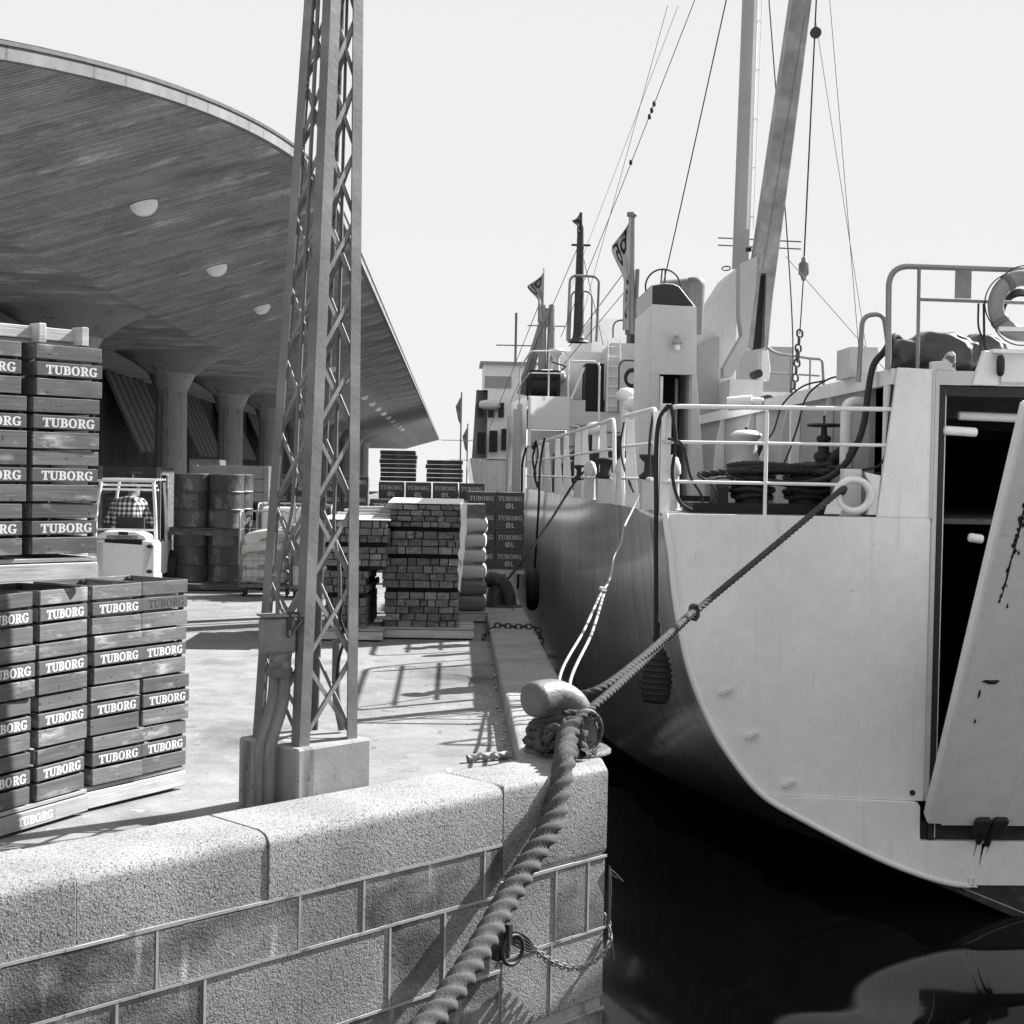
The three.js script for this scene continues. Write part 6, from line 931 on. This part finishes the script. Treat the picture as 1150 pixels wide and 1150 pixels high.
  wire('stay from the main mast head down to the left', [V(3.12, 8.0, 38.4), V(1.9, 4.5, 52)], 0.011); wire('stay from the main mast head down to the right', [V(3.2, 8.0, 38.4), V(4.0, 5.6, 40)], 0.01); wire('signal halyard slanting past the goal post', [V(4.3, 7.3, 38), V(2.95, 5.4, 38.6)], 0.012); wire('second signal halyard slanting past the goal post', [V(4.4, 6.9, 38), V(2.8, 4.9, 38.6)], 0.01); wire('stay with a small block from the derrick mast towards the bow', [V(2.6, 7.5, 46), V(1.6, 4.2, 70)], 0.014);
  const ins = (x, y, d, i) => single('insulator', at3(lathe([[0, -0.06], [0.03, -0.04], [0.035, 0], [0.03, 0.04], [0, 0.06]], 8), x, y, d), M.dark, ['upper', 'middle', 'lower', 'lowest'][i] + ' small dark insulator on the thin stay', 'insulator', 'insulators'); [[3.72, 9.2, 28.3], [3.69, 9.1, 28.4], [3.66, 9.0, 28.5], [3.42, 8.3, 29.4]].forEach(([x, y, d], i) => ins(x, y, d, i));
}
// hanging ropes and fender on the ship side
single('fender_rope', merge([tube([V(1.93, 2.62, 13.22), V(1.86, 2.5, 13.3), V(1.855, 1.6, 13.35), V(1.88, 0.9, 13.42), V(1.9, 0.32, 13.5)], 0.022, 8, 40), rope([V(1.9, 0.62, 13.46), V(1.9, 0.5, 13.48), V(1.9, 0.38, 13.5)], 0.032)]), M.ropeDark, 'dark rope hanging from the stern rail corner to the fender', 'rope');
{
  const g = lathe([[0, 0.26], [0.04, 0.25], [0.075, 0.18], [0.11, 0.08], [0.125, -0.06], [0.118, -0.18], [0.09, -0.235], [0, -0.25]], 26); const o = single('fender', g, M.ropeDark, 'dark woven rope fender hanging against the ship side', 'fender'); o.position.copy(V(1.915, 0.12, 13.52)); o.rotation.z = -0.03; o.scale.set(1.12, 1.08, 1.12);
  const net = []; for (let k = 0; k < 9; k++) { const y = 0.2 - k * 0.05, r = [0.068, 0.093, 0.11, 0.119, 0.124, 0.126, 0.123, 0.119, 0.105][k]; net.push(new THREE.TorusGeometry(r, 0.011, 6, 26).rotateX(Math.PI / 2).translate(0, y, 0)); } part('netting', net, M.ropeDark, o);
}
single('side_rope', tube([V(1.86, 2.7, 38.5), V(1.8, 2.3, 39), V(1.82, 1.6, 39.5), V(1.83, -1.2, 41)], 0.03, 8, 30), M.ropeDark, 'dark rope hanging down the ship side at the raised deck', 'rope', 'ropes down the ship side');
single('side_rope', tube([V(1.86, 2.75, 30.5), V(1.82, 2.2, 31.2), V(1.83, 1.4, 31.6), V(1.83, -0.5, 33)], 0.025, 8, 30), M.ropeDark, 'dark rope hanging down the ship side below the long rail', 'rope', 'ropes down the ship side');
single('tyre_fender', new THREE.TorusGeometry(0.32, 0.13, 12, 28).rotateY(Math.PI / 2).translate(1.7, -0.45, -31), M.rubber, 'black tyre fender low on the ship side near the kerb chain', 'fender');
// move the ship's origin to its waterline at the stern
{ const o = V(SC, WATER, TR); ship.position.copy(o); ship.children.forEach((c) => c.position.sub(o)); }

// ---------------------------------------------------------------- another ship ahead and far masts
{
  const s = thing('moored_ship', 'white ship moored ahead, with curved front and dark window openings', 'ship', V(1.2, 0, 88)); const L = (x, y, d) => new THREE.Vector3(x, y, -d);
  const X0 = 0.6;
  part('hull', [plate([[X0, -2.2], [9, -2.2], [9, 3.0], [-0.3, 3.0], [0.05, 1]], 30, 0.05)], M.hull, s); part('house', [uvBox(new THREE.CylinderGeometry(3.2, 3.4, 4.2, 40, 1, false, Math.PI * 0.5, Math.PI).rotateY(0).translate(3.2, 5.0, 0).scale(1, 1, 1)), box(5.4, 4.2, 14, 3.4, 5.0, -7)], M.paint, s);
  for (let k = 0; k < 4; k++) part('window_opening', box(0.5, 1.3, 0.06, 0.35 + k * 0.72, 3.9 + 0.12 * k, 0.33 - 0.02 * k), M.black, s); for (let k = 0; k < 3; k++) part('window', box(0.35, 0.9, 0.06, 0.3 + k * 0.6, 5.9, 0.33), M.dark, s);
  part('bridge', box(3.2, 1.6, 4, 2.0, 7.9, -2), M.paint, s); part('bridge_window', box(1.6, 0.7, 0.05, 1.3, 7.6, 0.03), M.paintGrey, s); part('bridge_roof', box(3.6, 0.15, 4.4, 2.0, 8.75, -2), M.paintGrey, s); part('boat', at3(pillow(1.3, 0.6, 2.4), 0.8, 6.2, 0.3), M.paintDull, s);
  part('mast', [rod(L(2.4, 8.8, 2), L(2.4, 12, 2), 0.08), rod(L(1.2, 10, 2), L(3.6, 10, 2), 0.04)], M.steel, s);
}
for (const [x, d, h, lab] of [[0.55, 150, 10.5, 'thin far mast with a furled flag beyond the canopy end'], [1.4, 170, 8, 'second thin far mast beyond the canopy end']]) { const s = thing('far_mast', lab, 'mast', V(x, WATER, d), 0, 'far masts'); part('pole', rod(new THREE.Vector3(0, 0, 0), new THREE.Vector3(0, h + 2, 0), 0.09), M.steelLight, s); part('yard', rod(new THREE.Vector3(-2, h * 0.72, 0), new THREE.Vector3(2, h * 0.72, 0), 0.04), M.steelLight, s); part('flag', plate([[0, 0], [-0.6, -1.2], [-0.3, -2.6], [0.02, -3.2]], 0.05, 0).translate(0, h + 1.7, 0), M.steel, s); }
renderer.render(scene, camera);
